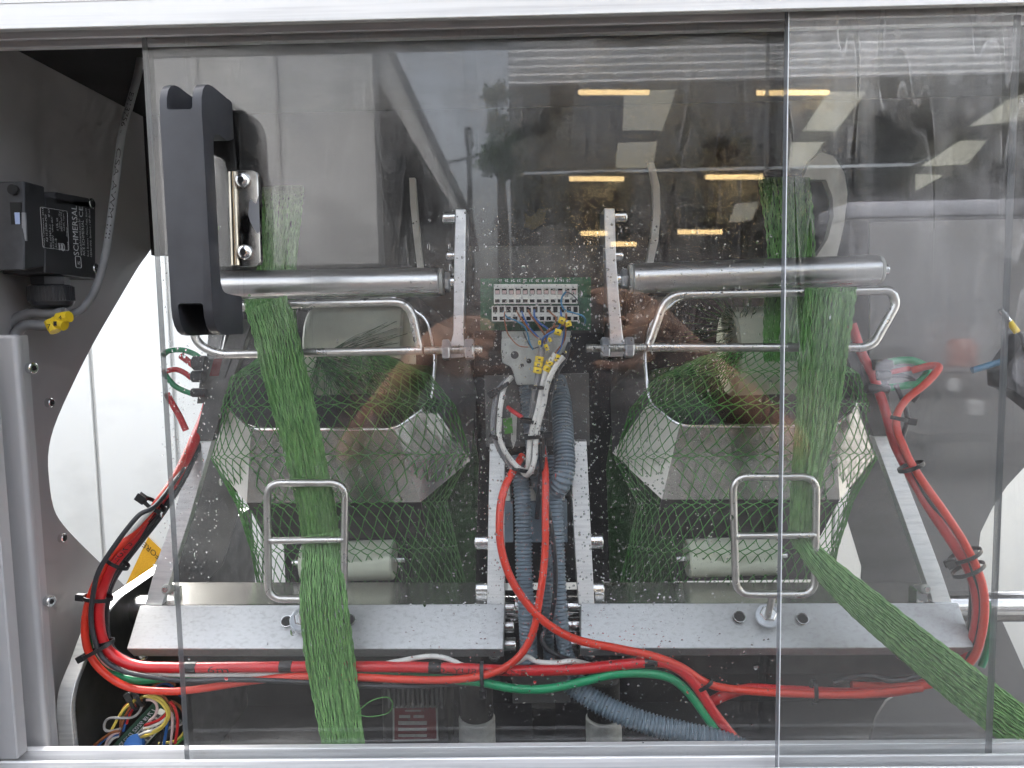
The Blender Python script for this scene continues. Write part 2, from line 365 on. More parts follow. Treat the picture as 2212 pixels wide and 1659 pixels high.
# ---- left grey side plate with notch
XW = -.478
wl = thing('side_plate', 'grey painted side plate with a rounded notch at the left', 'machine plate', PX(100, 1600, XW))
notch = [(352, 492), (325, 540), (298, 578), (255, 650), (200, 745), (150, 845), (116, 925), (104, 985), (107, 1045), (114, 1090), (128, 1122), (160, 1160), (217, 1216), (287, 1281), (345, 1332)]
nn = cr([PX(a, b, XW) for a, b in notch], 3)
poly = [Vector((XW, .044, .2735)), Vector((XW, .60, .2735)), Vector((XW, .60, nn[0].z + .03))] + nn + [Vector((XW, .60, nn[-1].z - .02)), Vector((XW, .60, ZB - .06)), Vector((XW, .044, ZB - .06))]
obj('plate', MB().prism(poly, (-.004, 0, 0)), M['wallgrey'], wl)
for q in ((130, 1162), (102, 870)): cap_screw(PX(q[0], q[1], XW), (1, 0, 0), .0045, wl)

# ---- curved bracket in the lower left
cb = thing('curved_bracket', 'thick aluminium bracket with a curved bright edge in the lower left', 'bracket', P(135, 1606, .1))
XC = -.4535
cpt = [(232, 1290), (205, 1320), (177, 1360), (150, 1430), (128, 1485), (121, 1533), (124, 1575), (130, 1640)]
cc = cr([PX(a, b, XC) for a, b in cpt], 4)
poly = cc + [Vector((XC, cc[-1].y + .004, -.63)), Vector((XC, .55, -.63)), Vector((XC, .55, cc[0].z))]
obj('bracket_plate', MB().prism(poly, (.0145, 0, 0), .0006), M['leg'], cb)
obj('bracket_dark_face', MB().add([p + Vector((.0152, .006, 0)) for p in poly], [tuple(range(len(poly)))]), M['darksteel'], cb, smooth=False)  # dark steel colour laid over the bracket's inner face

# ---- round cross bar
a, b = P(225, 1317, .2), P(2290, 1309, .2)
single('cross_shaft', MB().cyl(a, b, px(33, .2), 28, bev=.001), M['chrome'], 'round steel shaft running behind the trays from side to side', 'shaft')

# ---- right grey plate with notch
wr = thing('rear_plate', 'grey painted plate with a notch at the right edge of the picture', 'machine plate', P(2000, 1620, .3))
pl = V2([(1990, 1300), (1960, 1130), (1900, 960), (1880, 880), (1880, 480), (2330, 470), (2330, 960), (2212, 1010), (2175, 1050), (2145, 1095), (2118, 1150), (2112, 1205), (2125, 1265), (2168, 1348), (2212, 1446), (2250, 1530), (2250, 1700), (1880, 1700), (1882, 1590), (1893, 1550), (1915, 1515), (1955, 1490), (1990, 1440)], .32)
obj('plate', MB().prism(pl, (0, .004, 0)), M['greyzinc'], wr)
# ---- black rear cover and the dark machine body
qa, qb = P(300, 552, .36), P(2320, 585, .36)
single('rear_cover', MB().prism([(-.477, .36, qa.z)] + V2([(470, 555), (476, 616), (1990, 640)], .36) + [Vector((.95, .36, qb.z)), Vector((.95, .36, .2735)), Vector((-.477, .36, .2735))], (0, .01, 0)), M['cover'], 'black rear cover filling the top behind the panels', 'machine cover')
mbz = MB(); mbz.box((P(600, 900, .46).x, .46, P(900, 1262, .46).z), (P(1765, 900, .46).x, .52, .2))
single('machine_body', mbz, M['cover'], 'dark machine body behind both net hoppers', 'machine body')
zt_ = P(1100, 1275, .5).z
single('base_tray', MB().add([(-.47, .063, ZB - .21), (.62, .063, ZB - .21), (.62, .5, ZB - .21), (-.47, .5, ZB - .21), (-.47, .5, zt_), (.62, .5, zt_)], [(0, 1, 2, 3), (3, 2, 5, 4)]), M['cover'], 'black base tray under the trays behind the lower hoses', 'tray', smooth=False)

single('roof_cover', MB().box((-.4775, .0625, .262), (.95, .3595, .272)), M['cover'], 'dark cover sheet closing the machine above the rollers', 'machine cover')
# ---- white ribbed wall seen through the notches; unseen side screens added for facet reflections
ws = thing('white_wall', 'overexposed white ribbed sheet wall outside behind the machine', 'wall', (0, 1.16, -1.1))
for i in range(16):
    x = -1.42 + i * .195
    obj('panel', MB().box((x + .005, 1.15, -1.12), (x + .190, 1.158, .24), .003, 2), M['white'], ws)
obj('backing', MB().box((-1.43, 1.16, -1.13), (1.72, 1.17, .24)), M['white'], ws)
for sx, nm in ((-1, 'left'), (1, 'right')):
    s = thing('reflection_screen', 'unseen white screen added past the %s end to whiten the hopper facets' % nm, 'screen', (sx * 1.3, .5, -1.1))
    for i in range(9):
        y = -.44 + i * .165
        obj('panel', MB().box((sx * 1.3, y + .002, -1.12), (sx * 1.308, y + .163, .2), .0015), M['white'], s)
def sticker(pts, name, label, y, lines, mirror):
    t = thing('warning_sticker', label, 'sticker', P(pts[0][0], pts[0][1], y))
    q = V2(pts, y); obj('sheet', MB().prism(q, (0, .001, 0)), M['sticker'], t)
    mb = MB()
    for s, o, e, h in lines:
        o, e, h = P(o[0], o[1], y - .0008), P(e[0], e[1], y - .0008), P(h[0], h[1], y - .0008)
        text(mb, s, o, e - o, h - o)
    obj('lettering', mb, M['ink'], t, smooth=False)['kind'] = 'stuff'
sticker([(320, 1160), (349, 1188), (333, 1220), (315, 1284), (297, 1284), (272, 1262)], 'w', 'yellow warning sticker with mirrored dark letters on the white wall at lower left', 1.146,
        [('FORE', (346, 1199), (312, 1170), (340, 1209)), ('BRIR.', (312, 1285), (281, 1256), (318, 1274))], True)

# ================================================================== WHAT THE PANELS MIRROR
wk = thing('workshop', 'grey corrugated workshop with a dark open front, mirrored in the panels', 'building', MIR(1700, 700, 11.5))
cor = MB(); z0, z1 = MIR(1500, 176, 11).z, MIR(1500, 176, 11).z + 1.75
x0, x1 = MIR(1098, 150, 11).x, MIR(1098, 150, 11).x + 14; yy = MIR(1500, 150, 11).y
nr = 16; prof = []
for i in range(nr * 6 + 1):
    z = z0 + (z1 - z0) * i / (nr * 6); prof.append((yy + .045 * math.sin(2 * math.pi * i / 6), z))
cor.add([(x, a, b) for a, b in prof for x in (x0, x1)], [(2 * i, 2 * i + 1, 2 * i + 3, 2 * i + 2) for i in range(len(prof) - 1)])
obj('corrugated_fascia', cor, M['corr'], wk)
zg = -1.14; yb = yy - 16
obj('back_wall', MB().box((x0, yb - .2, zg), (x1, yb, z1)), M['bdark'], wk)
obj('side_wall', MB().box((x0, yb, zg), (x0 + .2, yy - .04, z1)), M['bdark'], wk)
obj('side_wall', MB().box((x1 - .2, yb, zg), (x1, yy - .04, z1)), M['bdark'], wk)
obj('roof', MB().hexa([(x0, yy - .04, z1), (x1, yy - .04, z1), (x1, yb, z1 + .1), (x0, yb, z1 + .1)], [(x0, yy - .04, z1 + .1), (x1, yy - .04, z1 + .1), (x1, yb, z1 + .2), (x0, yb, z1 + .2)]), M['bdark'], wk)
sky_q = [((1350, 193), (1462, 190), (1432, 280), (1345, 280)), ((1335, 308), (1420, 305), (1412, 362), (1330, 362)), ((1735, 282), (1790, 198), (1872, 198), (1806, 282)), ((1705, 362), (1710, 308), (1780, 306), (1745, 355)), ((1992, 358), (2075, 304), (2132, 303), (2090, 355)), ((1980, 412), (1980, 376), (2040, 378), (1995, 402)), ((2095, 272), (2180, 215), (2240, 190), (2210, 260)), ((1575, 480), (1590, 440), (1640, 435), (1625, 475))]
for q in sky_q:
    a = [MIR(x_, y_, 17.5) for x_, y_ in q]; obj('skylight', MB().prism(a, (0, -.05, 0)), M['skylight'], wk)
lb = [((1250, 199), (1402, 199), 15), ((1635, 200), (1790, 200), 15), ((1230, 386), (1348, 386), 19), ((1525, 382), (1648, 382), 19), ((1255, 504), (1312, 504), 24), ((1465, 501), (1560, 501), 24), ((1320, 527), (1375, 527), 25)]
for i, (a, b, d) in enumerate(lb):
    pa, pb = MIR(a[0], a[1], d), MIR(b[0], b[1], d); h = d * 5 / F
    t = thing('ceiling_light', ['upper left warm strip light in the mirrored workshop', 'upper right warm strip light in the mirrored workshop, across the panel edge', 'middle row warm strip light, left one, in the mirrored workshop', 'middle row warm strip light, right one, in the mirrored workshop', 'lower row faint warm strip light at left in the mirrored workshop', 'lower row faint warm strip light at right in the mirrored workshop', 'lowest faint warm strip light near the right bracket'][i], 'light', (pa + pb) / 2, 'strip lights of the mirrored workshop')
    obj('tube', MB().cyl(pa, pb, h, 12), M['lamp'], t)
    obj('housing', MB().box((pa.x, pa.y - .12, pa.z + h * 1.1), (pb.x, pa.y + .12, pa.z + h * 2.2)), M['bdark'], t)
a, b = MIR(1835, 436, 9.5), MIR(2330, 432, 9.5)
gv = thing('parked_vehicle', 'grey vehicle body with a paler roof band mirrored in the right panel', 'vehicle', ((a.x + b.x) / 2, a.y - .5, zg))
zb2_ = MIR(1835, 472, 9.5).z
obj('lower_body', MB().box((a.x, a.y - 1.0, zg + .35), (b.x, a.y, zb2_), .04, 2), M['steelblue'], gv)
obj('roof_band', MB().box((a.x, a.y - 1.0, zb2_ + .002), (b.x, a.y, a.z), .04, 2), M['steelband'], gv)
for q in (.2, .8):
    c = Vector((a.x + (b.x - a.x) * q, a.y, zg + .36)); w_ = obj('wheel', MB().cyl(c + Vector((0, -.22, 0)), c + Vector((0, .02, 0)), .36, 28, bev=.04), M['bdark'], gv); obj('rim', MB().cyl(c + Vector((0, .015, 0)), c + Vector((0, .03, 0)), .2, 20), M['steelband'], w_)
for i, (u_, v_, s_, m_, n_, l_) in enumerate(((2078, 762, 30, 'redblob', 'orange_drum', 'blurred orange drum mirrored at the right'), (2060, 830, 14, 'greycable', 'white_canister', 'pale canister mirrored below the orange drum at the right'), (2105, 880, 16, 'greycable', 'grey_canister', 'grey canister mirrored at the lower right of the panel'))):
    p = MIR(u_, v_, 5.2); r_ = s_ * 5.2 / F
    single(n_, MB().tube([p + Vector((0, 0, -r_)), p + Vector((0, 0, -r_ * .9)), p + Vector((0, 0, r_ * .6)), p + Vector((0, 0, r_ * .95)), p + Vector((0, 0, r_))], [r_ * .9, r_, r_, r_ * .8, r_ * .5], 20), M[m_], l_, 'canister')
pc = MIR(2075, 900, 5.25)
single('workbench', MB().box((pc.x - .45, pc.y - .35, pc.z - .12), (pc.x + .6, pc.y + .35, pc.z - .06)).box((pc.x - .4, pc.y - .3, zg), (pc.x - .34, pc.y + .3, pc.z - .12)).box((pc.x + .5, pc.y - .3, zg), (pc.x + .56, pc.y + .3, pc.z - .12)), M['bdark'], 'dark workbench mirrored at the right under the drum', 'bench')
single('yellow_bin', MB().prism([MIR(a, b, 16) for a, b in ((1113, 458), (1126, 450), (1146, 470), (1166, 448), (1180, 456), (1174, 480), (1152, 494), (1124, 484))], (0, -.3, 0), .02), M['yellow'], 'yellow object glimpsed mirrored inside the dark workshop', 'machine')
a, b = MIR(-100, 586, 4.6), MIR(838, 900, 4.6)
dc = thing('dark_container', 'dark steel container mirrored below the pale building', 'container', ((a.x + b.x) / 2, a.y, zg))
obj('hull', MB().box((a.x, a.y - 1.2, zg + .08), (b.x, a.y, a.z), .03, 2), M['bdark'], dc)
for i in range(9): obj('stiffener', MB().box((a.x + (b.x - a.x) * (i + .5) / 9 - .03, a.y + .001, zg + .1), (a.x + (b.x - a.x) * (i + .5) / 9 + .03, a.y + .05, a.z - .04), .008), M['bdark'], dc)
for q in (560, 640, 700): p = MIR(q, 575, 4.7); obj('white_post', MB().box((p.x - .02, p.y - .02, a.z - .01), (p.x + .02, p.y, p.z + .03)), M['bwall'], dc)
# pale building at the left
bl = thing('pale_building', 'pale rendered building with a sloping eave mirrored at upper left', 'building', MIR(500, 700, 6))
a, b = MIR(60, -260, 6.0), MIR(822, 700, 6.0)
obj('wall', MB().box((a.x, a.y - .25, zg), (b.x, a.y, MIR(500, -40, 6).z)), M['bwall'], bl)
obj('eave', MB().prism([MIR(*q, 6.2) for q in ((790, 20), (836, 98), (1012, 470), (1025, 540), (985, 460), (822, 185), (790, 120))], (0, -.35, 0)), M['bwall'], bl)
obj('porch_shade', MB().prism([MIR(*q, 8.5) for q in ((800, 60), (990, 420), (1020, 560), (1020, 760), (800, 760))], (0, -.2, 0)), M['bdark'], bl)  # dark sheet standing in for the porch's shadow
obj('gutter', MB().tube([MIR(*q, 6.15) for q in ((812, 50), (838, 98), (1014, 470), (1028, 545))], .03, 8), M['bdark'], bl)  # coloured dark for the gutter together with its shadow line
for q in (430, 600): p = MIR(q, 300, 5.99); obj('wall_joint', MB().box((p.x - .012, p.y + .0, zg), (p.x + .012, p.y + .012, p.z + 1.4)), M['wallgrey'], bl)
# street pole and a bush between the buildings
po = thing('street_pole', 'thin street pole with a crossbar mirrored against the sky', 'pole', MIR(1014, 700, 14))
a = MIR(1012, 282, 14); obj('pole', MB().cyl((a.x, a.y, zg), a, .05, 10), M['bdark'], po)
obj('lamp_head', MB().box((a.x - .08, a.y - .1, a.z - .28), (a.x + .08, a.y + .1, a.z + .05), .02), M['bdark'], po)
obj('crossbar', MB().cyl(MIR(965, 352, 14), MIR(1090, 320, 14), .03, 8), M['bdark'], po)
tr = thing('street_tree', 'dark tree crown mirrored beside the workshop corner', 'tree', MIR(1080, 700, 9.5))
lf = MB(); c0 = MIR(1078, 285, 9.5)
cl = [c0 + Vector((rnd.gauss(0, .11), rnd.gauss(0, .1), rnd.uniform(-.5, .48))) for _ in range(14)]
for i in range(1700):
    p = rnd.choice(cl) + Vector((rnd.gauss(0, .055), rnd.gauss(0, .06), rnd.gauss(0, .06))); s_ = .04
    e1 = Vector((rnd.uniform(-1, 1), rnd.uniform(-1, 1), rnd.uniform(-1, 1))).normalized() * s_; e2 = e1.orthogonal().normalized() * s_ * .6
    lf.add([p - e1, p + e2, p + e1, p - e2], [(0, 1, 2, 3)])
obj('crown', lf, M['leaf'], tr, smooth=False)
obj('trunk', MB().tube([(c0.x, c0.y, zg), (c0.x + .03, c0.y, c0.z * .5), c0], [.09, .07, .03], 8), M['bdark'], tr)

# ================================================================== SLIDING PANELS
def pane(name, label, x0, x1, y0, y1, z0, z1, m):
    t = thing(name, label, 'panel', ((x0 + x1) / 2, y0, z0))
    V = [(x0, y0, z0), (x1, y0, z0), (x1, y0, z1), (x0, y0, z1), (x0, y1, z0), (x1, y1, z0), (x1, y1, z1), (x0, y1, z1)]
    obj('pane', MB().add(V, [(0, 1, 2, 3)]).add(V, [(5, 4, 7, 6)], 1), [M[m], M['paneclean']], t, smooth=False)
    for q in ((0, 3, 7, 4), (1, 5, 6, 2)): obj('sawn_edge', MB().add([V[i] for i in q], [(0, 1, 2, 3)]), M['edge'], t, smooth=False)
    for q in ((3, 2, 6, 7), (0, 4, 5, 1)): obj('sawn_edge', MB().add([V[i] for i in q], [(0, 1, 2, 3)]), M['edge'], t, smooth=False)
    # front left arris coloured white on the dusty panel
    if m == 'paneB': x = x0; obj('white_arris', MB().cyl((x, y0, z0), (x, y0, z1), .0004, 6), M['print'], t)
    return t
xA0, xA1, xB0 = -.4924 * .621, .6292 * .631, .3394 * .613
pA = pane('sliding_panel', 'wide clear sliding panel carrying the black handle, wet with condensation', xA0, xA1, YA, YA + .0095, ZB - .016, ZT + .016, 'paneA')
pB = pane('sliding_panel', 'dusty clear sliding panel in front at the right, overlapping the wide one', xB0, .70, .003, .0125, ZB - .016, ZT + .016, 'paneB')

# ---- condensation: drops standing on the inner and outer face of the wide panel
def droplets(n, fn, y, sgn, rmin, rmax, name, parent, drip=0, pw=1.5):
    mb = MB(); k = 7
    for _ in range(n):
        u_, v_ = fn(); p = P(u_, v_, y); r_ = rmin + (rmax - rmin) * rnd.random() ** pw; ht = r_ * rnd.uniform(.35, .6); el = rnd.uniform(1, 1.25) if r_ < drip or not drip else rnd.uniform(1.3, 2.0)
        ring = [[], []]
        for j, (f_, hh) in enumerate(((1, 0), (.66, .75))):
            for i in range(k):
                a = 2 * math.pi * i / k; ring[j].append(p + Vector((math.cos(a) * r_ * f_, sgn * ht * hh, math.sin(a) * r_ * f_ * el)))
        vs_ = ring[0] + ring[1] + [p + Vector((0, sgn * ht, 0))]
        fs = [(i, (i + 1) % k, k + (i + 1) % k, k + i) for i in range(k)] + [(k + i, k + (i + 1) % k, 2 * k) for i in range(k)]
        if sgn > 0: fs = [f[::-1] for f in fs]
        mb.add(vs_, fs)
    o = obj(name, mb, M['water'], parent, ang=80); o['kind'] = 'stuff'; return o
def blob():
    while True:
        u_, v_ = rnd.uniform(860, 1690), rnd.uniform(440, 1560)
        wgt = math.exp(-((u_ - 1230) / 330) ** 2) * (.35 + .65 * math.exp(-((v_ - 950) / 420) ** 2))
        if rnd.random() < wgt: return u_, v_
def leftish():
    return rnd.uniform(345, 470), rnd.uniform(560, 1260)
def wide(): return rnd.uniform(330, 1690), rnd.uniform(470, 1605)
droplets(3800, blob, YA + .0096, 1, .0003, .0011, 'water_droplets', pA)
droplets(380, leftish, YA + .0096, 1, .0003, .0009, 'water_droplets', pA)
droplets(90, wide, YA - .0001, -1, .0007, .0021, 'water_droplets', pA, drip=.0012, pw=2)

# ---- handle on the wide panel
def build_handle():
    yf, yp = -.040, YA - .0006
    xl, xr = P(357, 450, yf).x, P(447, 450, yf).x
    zt, zb_ = P(400, 198, yf).z, P(420, 700, yf).z
    h = thing('pull_handle', 'black moulded pull handle bolted to the wide panel', 'handle', (xl, yp, zb_ - .012))
    h.parent = None
    # side profile (y,z): C shape
    zt2, zb2 = zt + .011, zb_ - .009
    raw = [(yp, zt2 - .002, .003), (yf, zt2, .024), (yf, zb2, .022), (yp, zb2, .004), (yp, zb2 + .031, .002), (yf + .018, zb2 + .033, .012), (yf + .018, zt2 - .034, .014), (yp - .014, zt2 - .036, .004), (yp, zt2 - .031, .002)]
    prof = []
    for i, (a, b, r_) in enumerate(raw):
        A, C = Vector(raw[i - 1][:2]), Vector(raw[(i + 1) % len(raw)][:2]); B = Vector((a, b)); d1, d2 = A - B, C - B; rr_ = min(r_, d1.length * .48, d2.length * .48)
        p_, q_ = B + d1.normalized() * rr_, B + d2.normalized() * rr_
        for k in range(6): t_ = k / 5; prof.append(tuple(p_ * (1 - t_) ** 2 + B * 2 * t_ * (1 - t_) + q_ * t_ * t_))
    w_ = xr - xl; s0, s1 = xl + w_ * .17, xr - w_ * .22; zc0, zc1 = P(400, 236, yf).z, P(420, 655, yf).z
    g_ = obj('grip', MB().prism([(xl, a, b) for a, b in prof], (w_, 0, 0), .0), M['black'], h)
    bv = g_.modifiers.new('round', 'BEVEL'); bv.width = .0045; bv.segments = 4; bv.limit_method = 'ANGLE'; bv.angle_limit = R(60)
    cut = []
    for z0_, z1_ in ((zc0, zt2 + .02), (zb2 - .02, zc1)):
        c_ = obj('cut', MB().box((s0, yf - .02, z0_), (s1, yp - .0118, z1_), .002, 2), M['black']); cut.append(c_)
        m_ = g_.modifiers.new('slot', 'BOOLEAN'); m_.object = c_; m_.operation = 'DIFFERENCE'; m_.solver = 'EXACT'
    bpy.context.view_layer.update()
    me = bpy.data.meshes.new_from_object(g_.evaluated_get(bpy.context.evaluated_depsgraph_get()))
    g_.modifiers.clear(); g_.data = me; me.polygons.foreach_set('use_smooth', [True] * len(me.polygons)); me.set_sharp_from_angle(angle=R(40))
    for c_ in cut: bpy.data.objects.remove(c_)
    for zc, sg in ((zt2 - .015, 1), (zb2 + .015, -1)):
        b_ = obj('bolt', MB().cyl(((s0 + s1) / 2, yp - .0125, zc), ((s0 + s1) / 2, yp - .019, zc), .0052, 18, bev=.0008), M['screw'], h)
        obj('hex_socket', MB().cyl(((s0 + s1) / 2, yp - .0192, zc), ((s0 + s1) / 2, yp - .017, zc), .0028, 6), M['hole'], b_)
    return h
build_handle()
# catch plate with two screws beside the handle
yk = YA - .0005
cp_ = thing('catch_plate', 'worn metal catch plate with two socket screws beside the handle', 'plate', P(530, 577, yk))
q0 = fillet(V2([(497, 367), (556, 367), (563, 576), (503, 576)], yk - .007), .006, 5, True)
obj('plate', MB().prism(q0, (0, .0068, 0), .0007, 1), M['wornplate'], cp_)
obj('bent_lip', MB().tube([P(503, 372, yk - .007), P(509, 573, yk - .007)], px(10, yk), 16), M['gold'], cp_)
obj('worn_patch', MB().prism(V2([(541, 430), (548, 436), (553, 440), (559, 420), (561, 500), (556, 505), (549, 495), (541, 480), (536, 465), (538, 440)], yk - .00725), (0, .0002, 0)), M['greycable'], cp_)
for q in ((525, 390), (530, 545)):
    c = P(q[0], q[1], yk - .0072); s_ = obj('button_screw', MB().dome(c, (0, -1, 0), px(17, 0), .005, 22), M['screw'], cp_)
    obj('hex_socket', MB().cyl(c + Vector((0, -.0052, 0)), c + Vector((0, -.003, 0)), px(7, 0), 6), M['hole'], s_)

# ================================================================== SAFETY SWITCH
XS = -.4345
def S(u_, v_): return PX(u_, v_, XS)
sw = thing('safety_switch', 'black safety switch with white lettering mounted at the left', 'switch', S(130, 590))
def sblock(name, u0, v00, v01, u1, v10, v11, depth, m, bev=.0012):
    a, b, c, d = S(u0, v00), S(u1, v10), S(u1, v11), S(u0, v01)
    return obj(name, MB().hexa([a, b, c, d], [p - Vector((depth, 0, 0)) for p in (a, b, c, d)], bev), M[m], sw)
head = sblock('head', 52, 391, 584, 97, 403, 577, .044, 'blackmatt')
body = sblock('body', 97.4, 424, 590, 207, 436, 604, .040, 'blackmatt')
sblock('shoulder', 118, 414, 441, 193, 428, 450, .036, 'blackmatt')
yf_ = S(52, 480).y - .0002
for v_ in (409, 561):      # mounting holes on the front
    c = P(26, v_, yf_); obj('mounting_hole', MB().cyl(c, c + Vector((0, .006, 0)), px(11, .05), 20), M['hole'], sw)
fr_ = obj('actuator_slot', MB().prism(V2([(21, 437), (44, 437), (47, 530), (27, 530)], yf_), (0, .004, 0)), M['hole'], sw)
for a_, b_ in ((459, 484), (500, 521)): obj('blue_shutter', MB().prism(V2([(31, a_), (42, a_), (43, b_), (33, b_)], yf_ - .0002), (0, .001, 0)), M['blue_slot'], sw)
obj('slot_lip', MB().prism(V2([(46, 459), (54, 459), (57, 520), (48, 520)], yf_ - .0004), (0, .002, 0), .0002), M['greycable'], sw)
lab = [S(85.5, 447), S(144, 456), S(148, 541), S(91.6, 534.6)]
e_ = Vector((.0003, 0, 0))
lb_ = obj('label', MB().prism([p + e_ for p in fillet(lab, .002, 3, True)], (-.0004, 0, 0)), M['label'], sw, smooth=False)
fr2 = fillet([p + e_ * 1.5 for p in lab], .002, 3, True); obj('label_border', MB().tube(fr2, .00018, 4, closed=True), M['print'], lb_)
tx = MB()
def sw_text(s, ub, vb, ut, vt, hpx):   # baseline start (ub,vb) up to (ut,vt); cap height to the left in picture
    o, e, h = S(ub, vb), S(ut, vt), S(ub - hpx, vb - .6)
    text(tx, s, o + e_ * 2, e - o, h - o)
k8 = .15624
def c8(x, y): return (x * k8, 345.6 + y * k8)
for s, x0_, y0_, x1_, y1_, h_ in (('Safety Component  2013', 618, 1205, 597, 668, 4.1), ('AZ 15 ZVRK-M20', 655, 1135, 632, 757, 3.6), ('IEC 60947-5-1', 708, 1210, 694, 900, 3.6), ('IP 67', 682, 788, 678, 678, 3.6), ('Ui 500V   Uimp 6kV', 745, 1215, 722, 790, 3.6), ('AC-15', 780, 1215, 775, 1090, 3.6), ('c UL us', 800, 978, 790, 805, 4.5), ('LISTED', 828, 950, 825, 855, 2.2), ('IND.CONT.EQ.', 858, 985, 845, 712, 3.2), ('A600, Type 1', 892, 985, 875, 712, 3.2), ('1197376', 942, 1240, 934, 1135, 2.2), ('394217', 926, 1060, 922, 935, 2.2), ('3926', 820, 782, 817, 708, 2.4),
              ('SCHMERSAL', 1085, 1320, 1052, 635, 11.5), ('www.schmersal.com.br', 1128, 1325, 1100, 815, 4.4), ('ACE SCHMERSAL', 1170, 1328, 1148, 832, 5.2), ('Rod. Boituva - Porto Feliz, Km12', 1226, 1335, 1195, 672, 4.0), ('18550-000, Boituva / SP-Brasil', 1268, 1340, 1240, 685, 4.0), ('CE', 1140, 792, 1138, 648, 8.6), ('S', 1098, 1450, 1096, 1400, 5.0)):
    a, b = c8(x0_, y0_), c8(x1_, y1_); sw_text(s, a[0], a[1], b[0], b[1], h_)
obj('lettering', tx, M['print'], sw, smooth=False)
for q in (c8(835, 1200), ):
    c = S(*q) + e_ * 2
    for r_ in (.0030, .0018): obj('insulation_mark', MB().tube([c + Vector((0, a, b)) for a, b in ((-r_, -r_), (r_, -r_), (r_, r_), (-r_, r_))], .0002, 4, closed=True), M['print'], lb_)
c = S(*c8(862, 1205)) + e_ * 2; obj('opening_mark', MB().tube([c + Vector((0, .0026 * math.cos(a * .4), .0035 * math.sin(a * .4))) for a in range(16)], .0002, 4, closed=True), M['print'], lb_)
c = S(*c8(1075, 1412)) + e_ * 2; obj('maker_mark', MB().tube(fillet([c + Vector((0, a, b)) for a, b in ((-.0045, -.0055), (.0045, -.0055), (.0045, .0055), (-.0045, .0055))], .002, 3, True), .0003, 4, closed=True), M['print'], sw)
for q in (c8(1262, 600), c8(1320, 1500)):
    c = S(*q); s_ = obj('cover_screw', MB().cyl(c + Vector((-.003, 0, 0)), c + Vector((.0016, 0, 0)), .0052, 18, bev=.0006), M['screw'], sw)
    obj('screw_slot', MB().box(c + Vector((.0012, -.0005, -.004)), c + Vector((.0018, .0005, .004))), M['hole'], s_)
# cable gland
gy = S(140, 600).y; gx = XS - .014
gl_ = thing('cable_gland', 'ribbed black cable gland under the safety switch', 'gland', P(140, 665, gy))
ga = P(139, 596, gy); gb = P(141, 664, gy); ga = Vector((gx, gy, ga.z)); gb = Vector((gx, gy, gb.z))
L_ = gb - ga
obj('collar', MB().cyl(ga, ga + L_ * .30, px(37, gy), 6, bev=.001), M['black'], gl_)
mb = MB(); mb.cyl(ga + L_ * .30, ga + L_ * .85, px(43, gy), 40, bev=.001)
obj('cap_nut', mb, M['black'], gl_)
for k in range(44):
    a = 2 * math.pi * k / 44; d = Vector((math.cos(a), math.sin(a), 0)) * px(43.3, gy)
    obj('rib', MB().cyl(ga + L_ * .34 + d, ga + L_ * .78 + d, .0006, 4), M['black'], gl_)
obj('dome_end', MB().tube([ga + L_ * t for t in (.84, .92, .98, 1.03)], [px(42, gy), px(40, gy), px(34, gy), px(24, gy)], 32), M['black'], gl_)

# ---- grey cables at the left
def cable(name, pts, r, m, label, cat, y=None, group=None, n=12, sub=8, deco=None):
    pth = cr(V2(pts, y), sub); mb = MB().tube(pth, r, n)
    return single(name, mb, M[m], label, cat, group), pth
def print_on(pth, r, s, i0, i1, hw, name, parent, m='ink', face=(0, -1, 0), flip=False):
    """print s on the side of a tube between path samples i0 and i1"""
    g_, fs = text_geo(s); face = Vector(face); vs_ = []
    for a, b in g_:
        if flip: a, b = 1 - a, 1 - b
        x = i0 + (i1 - i0) * a; k = min(int(x), len(pth) - 2); f_ = x - k
        c = pth[k].lerp(pth[k + 1], f_); T = (pth[k + 1] - pth[k]).normalized()
        nrm = (face - T * face.dot(T)).normalized(); bi = nrm.cross(T)
        if (i1 - i0) < 0: bi = -bi
        th = (b - .5) * hw
        vs_.append(c + (nrm * math.cos(th) + bi * math.sin(th)) * (r + .00025))
    return obj(name, MB().add(vs_, fs), M[m], parent, smooth=False)
o_, pth = cable('sensor_cable', [(312, 60, .16), (300, 150, .155), (282, 220, .15), (264, 290, .145), (252, 380, .14), (240, 470, .135), (226, 560, .13), (206, 625, .125), (180, 665, .12), (150, 680, .115)], px(8.2, .15), 'greycable', 'grey printed cable hanging from the top beside the safety switch', 'cable')
print_on(pth, px(8.2, .15), 'E213756 -', 14, 24, 1.0, 'printing', o_, 'ink', (.3, -1, 0)); print_on(pth, px(8.2, .15), 'CSA AWM I/II', 27, 44, 1.0, 'printing', o_, 'ink', (.3, -1, 0))
cable('sensor_cable', [(140, 675, .10), (110, 678, .10), (70, 676, .098), (35, 690, .095), (12, 712, .09), (2, 745, .085), (0, 800, .08)], px(12, .09), 'greycable', 'upper grey cable bending into the left upright', 'cable', group='cables by the switch')
cable('sensor_cable', [(150, 672, .105), (128, 700, .10), (95, 704, .095), (60, 702, .092), (38, 716, .09), (26, 745, .085), (22, 800, .08)], px(11.5, .09), 'greycable', 'lower grey cable bending into the left upright', 'cable', group='cables by the switch')
